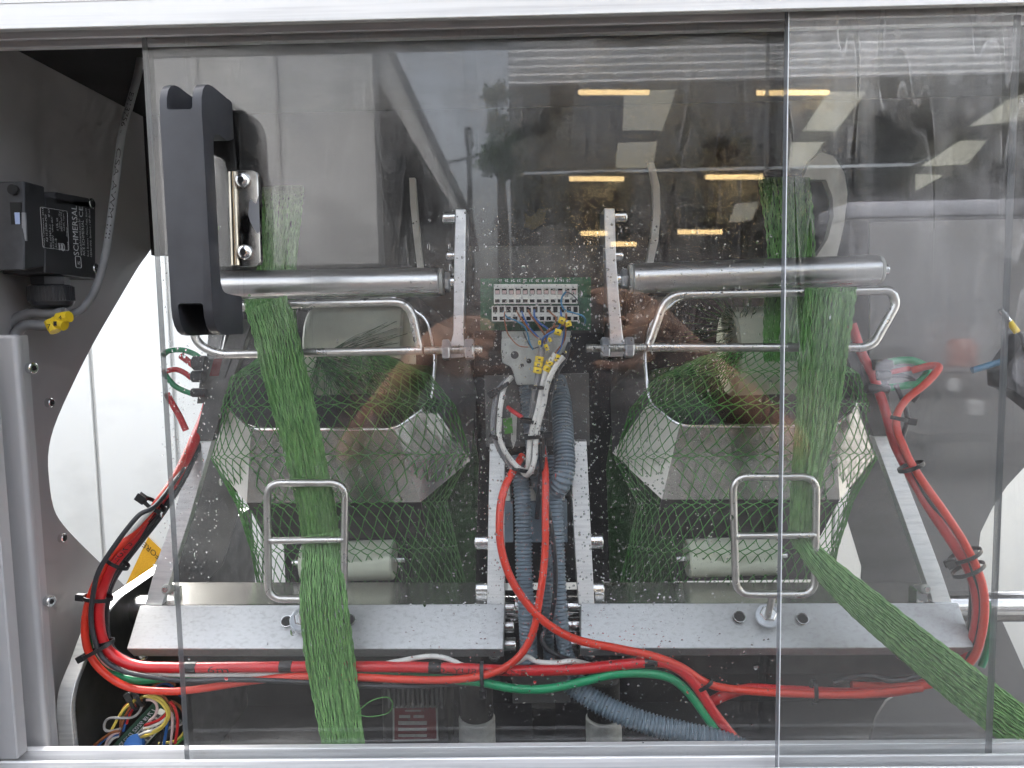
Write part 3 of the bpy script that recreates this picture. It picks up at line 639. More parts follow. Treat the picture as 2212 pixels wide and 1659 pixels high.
for i, (a, b, l_) in enumerate((((126, 688), (150, 684), 'yellow numbered marker sleeve nearest the gland'), ((115, 695), (140, 703), 'middle yellow numbered marker sleeve on the grey cables'), ((108, 693), (120, 716), 'lowest yellow numbered marker sleeve on the grey cables'))):
    pa, pb = P(a[0], a[1], .09), P(b[0], b[1], .088); d = (pb - pa)
    t = single('marker_sleeve', MB().tube([pa, pa + d * .5, pb], [.0052, .0056, .0052], 10), M['yellow'], l_, 'cable marker', 'yellow markers on the grey cables')
    mb = MB(); cc_ = (pa + pb) / 2 + Vector((0, -.0058, 0)); text(mb, '417'[i], cc_ + Vector((-.0015, 0, -.002)), (.003, 0, 0), (0, 0, .004)); obj('number', mb, M['ink'], t, smooth=False)

# ================================================================== TRAYS (left and right)
def tray(side):
    L_ = side == 'left'
    if L_:
        A, B, C, D = P(302, 1308, .142), P(1091, 1304, .142), P(1087, 1403, .108), P(273, 1402, .108)
        outer = [(313, 1307), (350, 1307), (372, 1235), (413, 1106), (457, 953), (420, 953), (377, 1106), (340, 1210)]
        inner = [(1052, 1306), (1090, 1306), (1090, 1106), (1090, 958), (1058, 958), (1055, 1106)]
        upper = [(420, 952), (458, 952), (478, 890), (522, 762), (545, 690), (508, 690), (470, 790), (440, 870)]
        side_p = [(424, 960), (470, 945), (516, 1106), (480, 1222), (440, 1268), (352, 1306)]
        wl_ = [(303, 1418), (1068, 1420)]; knob = (358, 1273); holes = [(620, 1343), (755, 1340)]
    else:
        A, B, C, D = P(2070, 1302, .142), P(1254, 1303, .142), P(1254, 1401, .108), P(2105, 1399, .108)
        outer = [(2016, 1302), (2056, 1302), (2030, 1225), (1985, 1106), (1921, 943), (1888, 943), (1948, 1106), (1990, 1225)]
        inner = [(1250, 1305), (1284, 1305), (1274, 1106), (1267, 953), (1234, 953), (1237, 1106)]
        upper = [(1888, 942), (1922, 942), (1928, 923), (1870, 770), (1840, 690), (1806, 690), (1840, 800), (1858, 860)]
        side_p = [(1880, 945), (1925, 960), (1955, 1106), (2015, 1300), (1900, 1300), (1860, 1250), (1862, 1225), (1826, 1106), (1855, 1000)]
        wl_ = [(1272, 1418), (1950, 1416)]; knob = (2001, 1272); holes = [(1597, 1333), (1733, 1337)]
    t = thing('hopper_tray', 'aluminium tray frame under the %s net hopper' % side, 'tray', (C + D) / 2)
    nrm = (B - A).cross(D - A).normalized()
    if nrm.y < 0: nrm = -nrm
    th = nrm * .018
    obj('front_bar', MB().hexa([A, B, C, D], [p + th for p in (A, B, C, D)], .0008), M['bar'], t)
    # underside sheet and the ledge behind the bar
    lo = .045
    a, b = C + Vector((0, .022, .002)), D + Vector((0, .022, .002))
    obj('under_sheet', MB().hexa([a, b, b + Vector((0, .012, -lo)), a + Vector((0, .012, -lo))], [p + Vector((0, .003, 0)) for p in (a, b, b + Vector((0, .012, -lo)), a + Vector((0, .012, -lo)))]), M['darksteel'], t)
    ul, ur = (352, 1056) if L_ else (1286, 2020)
    lv = [(1306, .150), (1296, .163), (1280, .185), (1258, .215)]; ldg = MB()
    ldg.add([p for v_, y_ in lv for p in (P(ul, v_, y_), P(ur, v_, y_))], [(2 * i, 2 * i + 1, 2 * i + 3, 2 * i + 2) for i in range(3)])
    obj('ledge', ldg, M['mirror'], t)
    for nm, pl_, y0, y1, m_, dep in (('outer_leg', outer, .150, .205, 'leg', .012), ('inner_leg', inner, .150, .205, 'leg', .020), ('upper_leg', upper, .205, .225, 'greyplate', .012)):
        v0 = max(p[1] for p in pl_); v1 = min(p[1] for p in pl_)
        q = [P(p[0], p[1], y0 + (y1 - y0) * (v0 - p[1]) / (v0 - v1)) for p in pl_]
        obj(nm, MB().prism(q, (0, dep, 0), .0004 if nm != 'upper_leg' else 0), M[m_], t)
    obj('side_sheet', MB().prism(V2(side_p, .30), (0, .002, 0)), M['greyplate'], t)
    for q in wl_:
        c = P(q[0], q[1], .122); obj('button_screw', MB().dome(c + Vector((0, .01, .002)), (0, -1, -.35), px(17, .12), .011, 20), M['screw'], t)
    for q in holes:
        p = P(q[0], q[1], .128); n2 = -nrm
        h = obj('threaded_hole', MB().cyl(p - n2 * .004, p + n2 * .0012, px(12, .12), 24), M['hole'], t)
        obj('hole_lip', MB().tube([p + n2 * .0012 + ((B - A).normalized() * math.cos(k * .3307) + (D - A).normalized() * math.sin(k * .3307)) * px(13, .12) for k in range(19)], .0005, 6, closed=True), M['screw'], h)
    c = P(knob[0], knob[1], .15)
    k = obj('index_pin', MB().cyl(c + Vector((0, .02, -.008)), c, px(11, .15), 16, bev=.0008), M['conn'], t)
    obj('pin_tip', MB().cyl(c + Vector((0, -.0003, .0)), c + Vector((0, -.002, 0)), px(6, .15), 14), M['screw'], k)
    obj('pin_block', MB().box(c + Vector((-.006, .006, -.018)), c + Vector((.006, .024, -.004)), .001), M['screw'], t)
    for q in (((1038, 1170), (1040, 1272)) if L_ else ((1290, 1168), (1292, 1272))):
        c = P(q[0], q[1], .19); sg = -1 if L_ else 1
        bo = obj('bolt', MB().cyl(c + Vector((-sg * .012, 0, 0)), c + Vector((sg * .006, 0, 0)), px(18, .19), 20, bev=.001), M['screw'], t)
    for q in (((1098, 1312), (1096, 1352), (1100, 1392)) if L_ else ((1240, 1310), (1238, 1350), (1242, 1390))):
        c = P(q[0], q[1], .16); sg = 1 if L_ else -1
        obj('spacer', MB().cyl(c - Vector((sg * .012, 0, 0)), c + Vector((sg * .007, 0, 0)), px(15, .16), 18, bev=.0008), M['chrome'], t)
    return t
tray('left'); tray('right')
# small plates joined to the upper legs with red tape
for pts_, l_ in (([(437, 775), (500, 772), (470, 870), (425, 872)], 'grey clamp plate with red tape beside the left hopper'), ([(1858, 786), (1912, 785), (1930, 922), (1880, 930)], 'grey clamp plate beside the right hopper')):
    t = thing('clamp_plate', l_, 'plate', P(pts_[2][0], pts_[2][1], .215)); obj('plate', MB().prism(V2(pts_, .215), (0, .008, 0), .0006), M['greyplate'], t)
    if 'left' in l_: obj('red_tape', MB().prism(V2([(462, 775), (480, 775), (472, 812), (452, 812)], .2145), (0, .0004, 0)), M['inkred'], t)

# ================================================================== HOPPERS
def hopper(side):
    if side == 'left':
        rim = [(542, 927), (853, 927), (931, 870), (941, 775), (925, 690), (850, 640), (560, 640), (490, 700), (470, 790), (492, 878)]
        fl = [(533, 1086), (909, 1085), (1016, 994), (1030, 850), (1000, 720), (900, 640), (520, 640), (450, 720), (440, 860), (456, 994)]
        cx = 735
    else:
        rim = [(1468, 920), (1804, 920), (1852, 874), (1842, 825), (1817, 740), (1770, 640), (1470, 640), (1400, 700), (1392, 770), (1402, 869)]
        fl = [(1430, 1079), (1814, 1079), (1889, 990), (1895, 860), (1860, 720), (1800, 640), (1420, 640), (1330, 720), (1318, 850), (1323, 978)]
        cx = 1625
    yR = [.205, .205, .232, .245, .262, .28, .28, .262, .245, .232]; yF = [.206, .206, .246, .262, .28, .30, .30, .28, .262, .246]
    t = thing('net_hopper', 'polished steel hopper with faceted flare, %s one' % side, 'hopper', P(cx, 1086, .25), 'polished net hoppers')
    r3 = [P(a, b, y_) for (a, b), y_ in zip(rim, yR)]; f3 = [P(a, b, y_) for (a, b), y_ in zip(fl, yF)]; n = 10
    for i in range(n):
        j = (i + 1) % n
        nm = 'facet'
        q = [r3[i], r3[j], f3[j], f3[i]]; nv = (r3[j] - r3[i]).cross(f3[i] - r3[i]).normalized() * .0012
        ctr = Vector((P(cx, 800, .3).x, .3, P(cx, 800, .3).z))
        if nv.dot(q[0] - ctr) > 0: nv = -nv
        obj(nm, MB().hexa(q, [p + nv for p in q]), M['creamfacet' if i == 9 else 'mirror' if i in (0, 1) else 'greyplate'], t, smooth=False)
    pr = []
    for i in range(n): pr.append(r3[i])
    obj('rim', MB().tube(fillet(pr, .012, 4, True), .0021, 10, closed=True), M['rim'], t)
    # lower skirt under the flare, going back
    g0, g1 = f3[0], f3[1]; sk = MB(); d = Vector((0, .05, -.055))
    sk.hexa([g0, g1, g1 + d, g0 + d], [p + Vector((0, .003, .001)) for p in (g0, g1, g1 + d, g0 + d)])
    obj('skirt', sk, M['darksteel'], t)
    # inner drum seen in the mouth
    a, b = P(cx - 55, 760, .33), P(cx + 150, 752, .33)
    obj('drum', MB().cyl(a, b, px(95, .33), 36, bev=.003), M['nylon'], t)
    obj('throat', MB().box((P(cx - 270, 800, .43).x, .43, P(cx, 1060, .43).z), (P(cx + 290, 800, .43).x, .44, P(cx, 600, .43).z)), M['cover'], t)
hopper('left'); hopper('right')

# ---- nylon rollers below the hoppers
for a, b, r_, l_ in (((655, 1214), (852, 1209), 44, 'pale nylon roller low behind the left rod loop'), ((1483, 1206), (1676, 1200), 42, 'pale nylon roller low behind the right rod loop')):
    t = thing('nylon_roller', l_, 'roller', P((a[0] + b[0]) / 2, a[1] + r_, .235)); pa, pb = P(*a, .235), P(*b, .235)
    obj('sleeve', MB().cyl(pa, pb, px(r_, .235), 32, bev=.002), M['nylon'], t)
    d = (pb - pa).normalized(); obj('axle', MB().cyl(pa - d * .012, pb + d * .012, .004, 14), M['screw'], t)

# ---- pale plastic guides above the rollers
for l_, q in (('pale curved plastic guide behind the right roller and net', [(1734, 387), (1751, 347), (1774, 328), (1801, 337), (1824, 373), (1831, 417), (1824, 483), (1808, 553), (1790, 600), (1745, 600), (1764, 553), (1788, 517), (1801, 467), (1799, 427), (1784, 388)]),
              ('pale upright plastic guide at the left of the right roller', [(1402, 352), (1413, 352), (1425, 400), (1427, 460), (1422, 520), (1410, 575), (1396, 575), (1406, 520), (1412, 460), (1411, 400)]),
              ('pale upright plastic guide above the left roller end', [(884, 384), (896, 384), (900, 440), (906, 510), (914, 585), (902, 585), (893, 510), (886, 440)])):
    mid = [Vector(P(a, b, .30)) for a, b in q]
    single('guide_strip', MB().prism(mid, (0, .012, 0)), M['whiteplast'], l_, 'plastic guide', 'pale plastic guides')

# ================================================================== ROLLERS, BRACKETS, ROD LOOPS
def roller(side):
    if side == 'left': a, b, r_ = P(410, 618, .165), P(950, 609, .165), px(31, .165)
    else: a, b, r_ = P(1366, 602, .165), P(1893, 583, .165), px(32, .165)
    t = thing('guide_roller', 'shiny aluminium guide roller on the %s, above the rod loop' % side, 'roller', (a + b) / 2, 'aluminium guide rollers'); d = (b - a).normalized()
    obj('barrel', MB().cyl(a, b, r_, 40, bev=.0008), M['roller'], t)
    for p, s_ in ((a, -1), (b, 1)):
        obj('end_cap', MB().cyl(p + d * s_ * .0002, p + d * s_ * .004, r_ * .93, 32, bev=.0006), M['conn'], t)
        obj('axle', MB().cyl(p + d * s_ * .003, p + d * s_ * .012, r_ * .34, 20, bev=.0008), M['screw'], t)
    if side == 'left':
        obj('axle_nut', MB().hexnut(b + d * .005, b + d * .0105, r_ * .7), M['galv'], t); obj('bolt', MB().cyl(b + d * .0105, b + d * .021, r_ * .42, 20, bev=.0008), M['screw'], t)
    else:
        obj('axle_nut', MB().hexnut(a - d * .005, a - d * .0115, r_ * .7), M['galv'], t); obj('bolt', MB().cyl(a - d * .0115, a - d * .021, r_ * .42, 20, bev=.0008), M['screw'], t)
roller('left'); roller('right')
for side, pts_, ey, bl_ in (('left', [(984, 452), (1006, 452), (1005, 560), (1003, 650), (1001, 720), (1003, 745), (1002, 772), (974, 774), (972, 748), (979, 720), (980, 650), (981, 560)], (988, 756), (965, 470)),
                      ('right', [(1305, 450), (1328, 450), (1331, 560), (1337, 640), (1344, 715), (1348, 742), (1347, 770), (1318, 772), (1316, 745), (1317, 715), (1312, 640), (1308, 560)], (1332, 752), (1345, 468))):
    t = thing('roller_bracket', 'upright zinc bracket carrying the %s roller and rod' % side, 'bracket', P(ey[0], 775, .15), 'zinc roller brackets')
    obj('plate', MB().prism(V2(pts_, .142), (0, .045, 0), .0006), M['galv'], t)
    s_ = -1 if side == 'left' else 1
    c = P(bl_[0], bl_[1], .16); obj('bolt', MB().cyl(c - Vector((s_ * .01, 0, 0)), c + Vector((s_ * .004, 0, 0)), px(13, .16), 18, bev=.001), M['screw'], t)
    c = P(bl_[0] - s_ * 8, 552, .16); obj('bolt', MB().cyl(c - Vector((s_ * .006, 0, 0)), c + Vector((s_ * .004, 0, 0)), px(10, .16), 18, bev=.001), M['screw'], t)
def thread(mb, a, b, r_, pitch=.0016):
    a = Vector(a); b = Vector(b); L_ = (b - a).length; n = max(2, int(L_ / pitch) * 2); pth = [a.lerp(b, i / n) for i in range(n + 1)]
    return mb.tube(pth, [r_ * (1 if i % 2 else .84) for i in range(n + 1)], 14)
def loop_upper(side):
    if side == 'left': pts_ = [(912, 757), (467, 766), (416, 735), (428, 662), (885, 652), (906, 752)]; th = ((917, 757), (1042, 754)); nuts = [(956, 973), (1005, 1024)]
    else: pts_ = [(1398, 750), (1866, 751), (1888, 742), (1937, 655), (1925, 627), (1440, 637), (1402, 745)]; th = ((1396, 750), (1266, 752)); nuts = [(1298, 1316), (1349, 1368)]
    y = .128; r_ = px(9.3, y)
    t = thing('rod_loop', 'bent stainless rod loop below the %s guide roller' % side, 'rod', P(th[0][0], th[0][1], y), 'upper rod loops')
    obj('rod', MB().tube(fillet(V2(pts_, y), px(36, y), 6), r_, 14), M['rod'], t)
    a, b = P(*th[0], y), P(*th[1], y); obj('threaded_end', thread(MB(), a, b, r_ * 1.0), M['rod'], t)
    for n0, n1 in nuts:
        f = lambda u_: a.lerp(b, (u_ - th[0][0]) / (th[1][0] - th[0][0]))
        obj('nut', MB().hexnut(f(n0), f(n1), px(24, y)), M['galv'], t)
loop_upper('left'); loop_upper('right')
def loop_lower(side):
    if side == 'left': pts_ = [(660, 1043), (577, 1043), (580, 1294), (742, 1294), (746, 1043)]; cb_ = ((583, 1168), (742, 1166)); stud = ((655, 1300), (652, 1345))
    else: pts_ = [(1660, 1030), (1583, 1030), (1590, 1284), (1760, 1284), (1764, 1030)]; cb_ = ((1592, 1158), (1760, 1156)); stud = ((1668, 1290), (1658, 1335))
    y = .093; r_ = px(8.2, y)
    t = thing('bent_rod_guide', 'upright rectangular stainless rod frame with a crossbar, in front of the %s tray' % side, 'rod frame', P(*stud[1], y), 'lower rod frames')
    obj('rod', MB().tube(fillet(V2(pts_, y), px(34, y), 6, True), r_, 14, closed=True), M['rod'], t)
    obj('crossbar', MB().tube(V2(cb_, y), r_ * .95, 14), M['rod'], t)
    for q in cb_: obj('weld', MB().tube([P(q[0] - 4, q[1], y), P(q[0], q[1], y), P(q[0] + 4, q[1], y)], [r_ * .9, r_ * 1.25, r_ * .9], 12), M['rod'], t)
    a, b = P(stud[0][0], stud[0][1], y), P(stud[1][0], stud[1][1], .124)
    obj('stud', thread(MB(), a, b, r_ * .9), M['rod'], t); d = (b - a).normalized()
    obj('washer', MB().cyl(b - d * .006, b - d * .0035, px(27, .12), 28, bev=.0004), M['galv'], t); obj('nut', MB().hexnut(b - d * .0115, b - d * .006, px(19, .12)), M['screw'], t)
loop_lower('left'); loop_lower('right')

# ================================================================== NETTING
def ribbon(mb, ctr, width, N, layers, r_, wave=.012, seed=1, thick=.004, flat=False, y=None):
    """gathered net: many zigzag strands following a centre line (u,v,y) with widths in picture units"""
    rr = random.Random(seed); path = cr(V2(ctr, y), 8); m = len(path)
    wd = [px(w_, c[2] if len(c) > 2 else y) for w_, c in zip(width, ctr)]
    W = []
    for i in range(m):
        x = i / (m - 1) * (len(wd) - 1); k = min(int(x), len(wd) - 2); W.append(wd[k] + (wd[k + 1] - wd[k]) * (x - k))
    s_ = [0]
    for i in range(1, m): s_.append(s_[-1] + (path[i] - path[i - 1]).length)
    step = wave / 4; ns = max(4, int(s_[-1] / step)); Q = []
    k = 0
    for j in range(ns + 1):
        t = s_[-1] * j / ns
        while k < m - 2 and s_[k + 1] < t: k += 1
        f_ = (t - s_[k]) / max(1e-9, s_[k + 1] - s_[k]); p = path[k].lerp(path[k + 1], f_); T = (path[k + 1] - path[k]).normalized()
        lat = T.cross(Vector((0, 1, 0))); lat = lat.normalized() if lat.length > .15 else Vector((1, 0, 0))
        if lat.x < 0: lat = -lat
        if flat: lat = Vector((1, 0, 0))
        Q.append((p, lat, W[k] + (W[k + 1] - W[k]) * f_, t))
    for ly in range(layers):
        for i in range(N):
            s0 = (i + .5 + rr.uniform(-.3, .3)) / N * 2 - 1; ph = math.pi * (i % 2) + rr.uniform(-.5, .5) + ly * 1.3; dy = rr.uniform(-.5, .5) * thick + (ly - (layers - 1) / 2) * thick
            f1, p1 = rr.uniform(8, 20), rr.uniform(0, 6.3); a1 = rr.uniform(.01, .05); amp = 1.15 / N
            pth = []
            for (p, lat, w_, t) in Q:
                so_ = s0 + a1 * math.sin(f1 * t * 3 + p1); z_ = math.asin(math.sin(2 * math.pi * t / wave + ph)) / 1.571
                bow = -thick * 1.2 * (1 - s0 * s0)
                pth.append(p + lat * ((so_ + amp * z_) * w_ * .5) + Vector((0, dy + bow + rr.uniform(-.0003, .0003), 0)))
            mb.tube(pth, r_ * rr.uniform(.75, 1.2), 4, cap=False)
    return mb
mb = MB()
ribbon(mb, [(575, 656, .112), (592, 706, .108), (612, 790, .105), (632, 870, .104), (652, 950, .104), (670, 1030, .104), (686, 1106, .107), (692, 1160, .110)], [90, 92, 94, 92, 88, 82, 80, 80], 33, 3, .00078, .0135, 3, .003)
ribbon(mb, [(692, 1150, .108), (695, 1180, .104), (697, 1230, .095), (700, 1300, .084), (708, 1380, .080), (718, 1460, .076), (732, 1540, .066), (748, 1640, .052)], [80, 84, 94, 106, 108, 106, 100, 94], 33, 3, .00082, .016, 5, .003)
ribbon(mb, [(574, 672, .146), (574, 652, .139), (574, 646, .128), (574, 651, .117), (576, 672, .109)], [90] * 5, 33, 2, .00078, .0135, 7, .0012, True)
single('net_bundle', mb, M['rope'], 'green net sleeve hanging straight down through the left rod frame', 'net')
mb = MB(); ribbon(mb, [(613, 404, .345), (612, 406, .30), (611, 418, .255), (609, 445, .235), (607, 480, .228), (600, 560, .222), (596, 640, .215), (596, 700, .205)], [84] * 8, 32, 2, .0008, .0135, 11, .0025, True)
single('net_bundle', mb, M['rope'], 'green net sleeve coming down behind the left guide roller', 'net')
mb = MB()
ribbon(mb, [(1795, 648, .146), (1795, 628, .139), (1795, 622, .128), (1795, 627, .117), (1793, 650, .109)], [106] * 5, 33, 2, .00078, .0135, 21, .0012, True)
ribbon(mb, [(1794, 632, .112), (1786, 700, .108), (1776, 780, .106), (1766, 870, .105), (1756, 950, .104), (1744, 1020, .105), (1735, 1090, .107), (1730, 1165, .110)], [106, 104, 100, 90, 78, 64, 54, 46], 33, 3, .00078, .0135, 23, .003)
ribbon(mb, [(1724, 1150, .110), (1742, 1180, .100), (1790, 1236, .088), (1860, 1300, .078), (1960, 1384, .066), (2060, 1464, .056), (2160, 1542, .048), (2290, 1640, .043)], [34, 40, 58, 72, 82, 90, 94, 96], 33, 3, .00082, .018, 29, .003)
single('net_bundle', mb, M['rope'], 'green net sleeve over the right rod loop, slanting down to the right', 'net')
mb = MB(); ribbon(mb, [(1694, 384, .345), (1694, 386, .30), (1696, 396, .255), (1700, 430, .235), (1706, 500, .228), (1708, 560, .222), (1700, 640, .21), (1690, 720, .20), (1690, 780, .195)], [100, 102, 104, 106, 100, 96, 90, 80, 74], 33, 2, .0008, .0135, 31, .0025, True)
single('net_bundle', mb, M['rope'], 'green net sleeve coming down behind the right guide roller', 'net')

def net_tube(cx, rows, N, M_, r_, a0, a1, seed, flipx=1):
    """diamond net: rows = (v, yc, half width px, depth m, shift)"""
    rr = random.Random(seed); mb = MB(); K = M_ * 2
    def pos(t, ang):
        x = t * (len(rows) - 1); k = min(int(x), len(rows) - 2); f_ = x - k; f_ = f_ * f_ * (3 - 2 * f_)
        v, yc, hw, dp, sh = [rows[k][i] + (rows[k + 1][i] - rows[k][i]) * f_ for i in range(5)]
        c = P(cx + sh, v, yc); return c + Vector((px(hw, yc) * math.sin(ang) * flipx, -dp * math.cos(ang), .012 * math.cos(ang)))
    jit = {}
    def node(i, k):
        if (i, k) not in jit: jit[(i, k)] = (rr.gauss(0, .02), rr.gauss(0, .018))
        ja, jk = jit[(i, k)]
        t = min(1, max(0, (k + jk) / K)); tt = t + .012 * math.sin(3 * i / N + 5 * t)
        return pos(min(1, max(0, tt)), a0 + (a1 - a0) * ((i + ja) / N))
    for i in range(0, N):
        for k in range(K):
            p, q = (i, k), (i, k + 1)
            if (i + k) % 2 == 0: pa, pb = node(i, k), node(i + 1, k + 1)
            else: pa, pb = node(i + 1, k), node(i, k + 1)
            sag = pa.lerp(pb, .5) + Vector((rr.uniform(-.0004, .0004), rr.uniform(-.0006, .0006), rr.uniform(-.0006, .0002)))
            mb.tube([pa, sag, pb], r_, 4, cap=False)
    return mb
for side, cx, fl, lab_ in (('left', 735, 1, 'green diamond net stretched over the left hopper'), ('right', 1612, -1, 'green diamond net stretched over the right hopper')):
    rows = [(770, .235, 130, .06, -30), (815, .235, 215, .07, -18), (880, .24, 255, .075, -4), (985, .25, 285, .057, 2), (1085, .25, 232, .056, 4), (1180, .262, 228, .056, 30), (1275, .29, 232, .055, 50)]
    if side == 'right': rows = [(a, b, c, d, -e) for a, b, c, d, e in rows]
    t = thing('hopper_net', lab_, 'net', P(cx, 1275, .3), 'nets over the hoppers')
    o = obj('net_front', net_tube(cx, rows, 62, 19, .00062, R(-100), R(100), 41 if fl > 0 else 43), M['net'], t); o['kind'] = 'stuff'
    rows2 = [(780, .25, 150, .05, -20 * fl), (880, .26, 235, .06, 10 * fl), (985, .28, 262, .045, 30 * fl), (1090, .29, 245, .045, 50 * fl), (1275, .32, 225, .045, 70 * fl)]
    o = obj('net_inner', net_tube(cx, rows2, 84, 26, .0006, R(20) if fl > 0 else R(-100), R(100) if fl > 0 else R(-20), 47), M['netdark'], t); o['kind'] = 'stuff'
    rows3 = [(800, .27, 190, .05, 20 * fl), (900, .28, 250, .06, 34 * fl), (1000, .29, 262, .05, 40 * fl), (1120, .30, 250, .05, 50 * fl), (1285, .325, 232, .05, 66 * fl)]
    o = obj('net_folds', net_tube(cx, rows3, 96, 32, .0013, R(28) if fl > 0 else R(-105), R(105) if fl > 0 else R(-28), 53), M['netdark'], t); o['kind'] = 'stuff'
    fan = MB(); rr = random.Random(5)
    gc = P(690, 770, .27) if fl > 0 else P(1602, 705, .30)
    for i in range(110):
        a = rr.uniform(0, 6.283) if fl < 0 else rr.uniform(-.6, 1.9); L_ = rr.uniform(.03, .075) if fl < 0 else rr.uniform(.05, .11)
        e = gc + Vector((math.cos(a) * L_, rr.uniform(-.02, .02), -math.sin(a) * L_ * .75)); md = gc.lerp(e, .5) + Vector((rr.gauss(0, .003), 0, rr.gauss(0, .003)))
        fan.tube([gc + Vector((rr.gauss(0, .003), 0, rr.gauss(0, .003))), md, e], .00045, 4, cap=False)
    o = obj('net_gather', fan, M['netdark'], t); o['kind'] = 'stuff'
# loose thread beside the left sleeve
single('loose_thread', MB().tube(cr(V2([(770, 1540, .06), (800, 1515, .058), (835, 1506, .058), (848, 1520, .058), (838, 1540, .06), (800, 1548, .06), (772, 1543, .06)], .06), 6), .0005, 5), M['net'], 'thin loose green thread curling out of the left net sleeve', 'thread')

# ================================================================== HOSES AND CABLES
def hose(name, pts, r_, m, label, cat, y=.09, n=14):
    pth = cr(V2(pts, y), 8); o = single(name, MB().tube(pth, px(r_, y), n), M[m], label, cat); return o, pth
o, pth = hose('air_hose', [(470, 800, .245), (452, 870, .24), (430, 930, .215), (398, 1005, .175), (368, 1058, .14), (333, 1106, .12), (290, 1163, .105), (247, 1216, .098), (223, 1266, .095), (214, 1306), (214, 1346), (224, 1390), (253, 1422), (300, 1439), (370, 1442), (440, 1442), (560, 1441), (660, 1440), (800, 1440), (900, 1441), (1000, 1444), (1090, 1448), (1180, 1448), (1250, 1446), (1330, 1437), (1400, 1430), (1440, 1433), (1480, 1455), (1512, 1492), (1542, 1540), (1590, 1600), (1640, 1650)], 12, 'red', 'thick red air hose looping at the left and running along the trays', 'hose')
print_on(pth, px(12, .09), 'LEGRIS', 43, 35, 1.3, 'printing', o, 'ink'); print_on(pth, px(12, .09), 'LEGRIS', 56, 49, 1.3, 'printing', o, 'ink')
print_on(pth, px(12, .09), '6m', 121, 124, 1.3, 'printing', o, 'ink'); print_on(pth, px(12, .09), 'POLYURETHANE', 154, 172, 1.0, 'printing', o, 'ink')
hose('air_hose', [(458, 820, .245), (440, 890, .235), (415, 950, .205), (380, 1025, .155), (340, 1085, .115), (290, 1150, .1), (235, 1205, .095), (205, 1265), (187, 1320), (184, 1373), (197, 1420), (233, 1460), (283, 1486), (350, 1493), (400, 1492), (467, 1483), (550, 1470), (650, 1461, .085), (770, 1463, .083), (880, 1468, .083), (980, 1468, .083), (1060, 1455, .083), (1115, 1424, .083), (1150, 1370, .085), (1166, 1290, .09), (1177, 1200, .1), (1178, 1106, .11), (1178, 1020, .13), (1170, 960, .16)], 8.4, 'orange', 'orange red hose on the outside of the left loop, rising through the middle', 'hose')
hose('air_hose', [(1128, 985, .15), (1108, 1018, .13), (1090, 1055, .115), (1080, 1106, .105), (1082, 1180, .098), (1104, 1250, .092), (1145, 1312, .087), (1190, 1353, .085), (1250, 1383, .085), (1340, 1402, .086), (1410, 1417, .088), (1470, 1440, .09), (1520, 1472, .092), (1570, 1487, .095), (1690, 1497, .1), (1850, 1500, .105), (1990, 1486, .11)], 9, 'orange', 'orange red hose crossing in the middle and running off to the right', 'hose')
hose('air_hose', [(193, 1340, .1), (194, 1376, .1), (201, 1408, .1), (220, 1440, .1), (253, 1460, .1), (300, 1469, .1), (350, 1465, .1), (450, 1458, .105), (700, 1456, .105), (880, 1462, .1), (1000, 1470), (1045, 1475), (1110, 1487), (1180, 1488), (1260, 1472), (1330, 1456), (1400, 1455), (1450, 1466), (1490, 1500), (1530, 1555), (1570, 1610), (1600, 1650)], 9.5, 'greenhose', 'green hose running along below the red hose', 'hose', y=.088)
hose('power_cable', [(405, 1000, .18), (340, 1088, .1), (297, 1116, .085), (240, 1190, .08), (211, 1240, .08), (200, 1293), (197, 1340), (207, 1390), (227, 1426), (267, 1450), (333, 1463), (400, 1470), (500, 1468), (633, 1472), (760, 1480), (880, 1483), (1000, 1476, .1), (1080, 1466, .105)], 5.5, 'blackcable', 'thin black cable tied to the inside of the left hose loop', 'cable', y=.082)
hose('power_cable', [(470, 860, .245), (445, 930, .225), (405, 1020, .17), (353, 1106, .125), (300, 1175, .11), (266, 1220, .105), (240, 1266), (230, 1320), (233, 1373), (250, 1410), (290, 1430, .115)], 6.5, 'blackcable', 'thick black cable behind the red hose at the left', 'cable', y=.105)
hose('signal_cable', [(330, 1098, .1), (275, 1160, .098), (232, 1225, .098), (212, 1280, .1), (196, 1345, .1), (205, 1400, .1), (240, 1440, .1), (310, 1452), (400, 1457), (520, 1458), (640, 1455), (730, 1452, .095), (850, 1430), (920, 1418), (960, 1421), (1000, 1437), (1040, 1448), (1090, 1443), (1125, 1426), (1140, 1419), (1160, 1429), (1200, 1432), (1240, 1428), (1290, 1440, .12)], 5.5, 'whitecable', 'white cable weaving along the red hose under the left tray', 'cable', y=.092)
hose('power_cable', [(1168, 960, .15), (1172, 1040, .13), (1185, 1106, .12), (1196, 1180, .115), (1200, 1260), (1190, 1340), (1172, 1375, .105), (1180, 1400, .1), (1215, 1420, .1), (1250, 1430, .105)], 5.5, 'blackcable', 'thin black cable between the grey conduits in the middle', 'cable', y=.11)
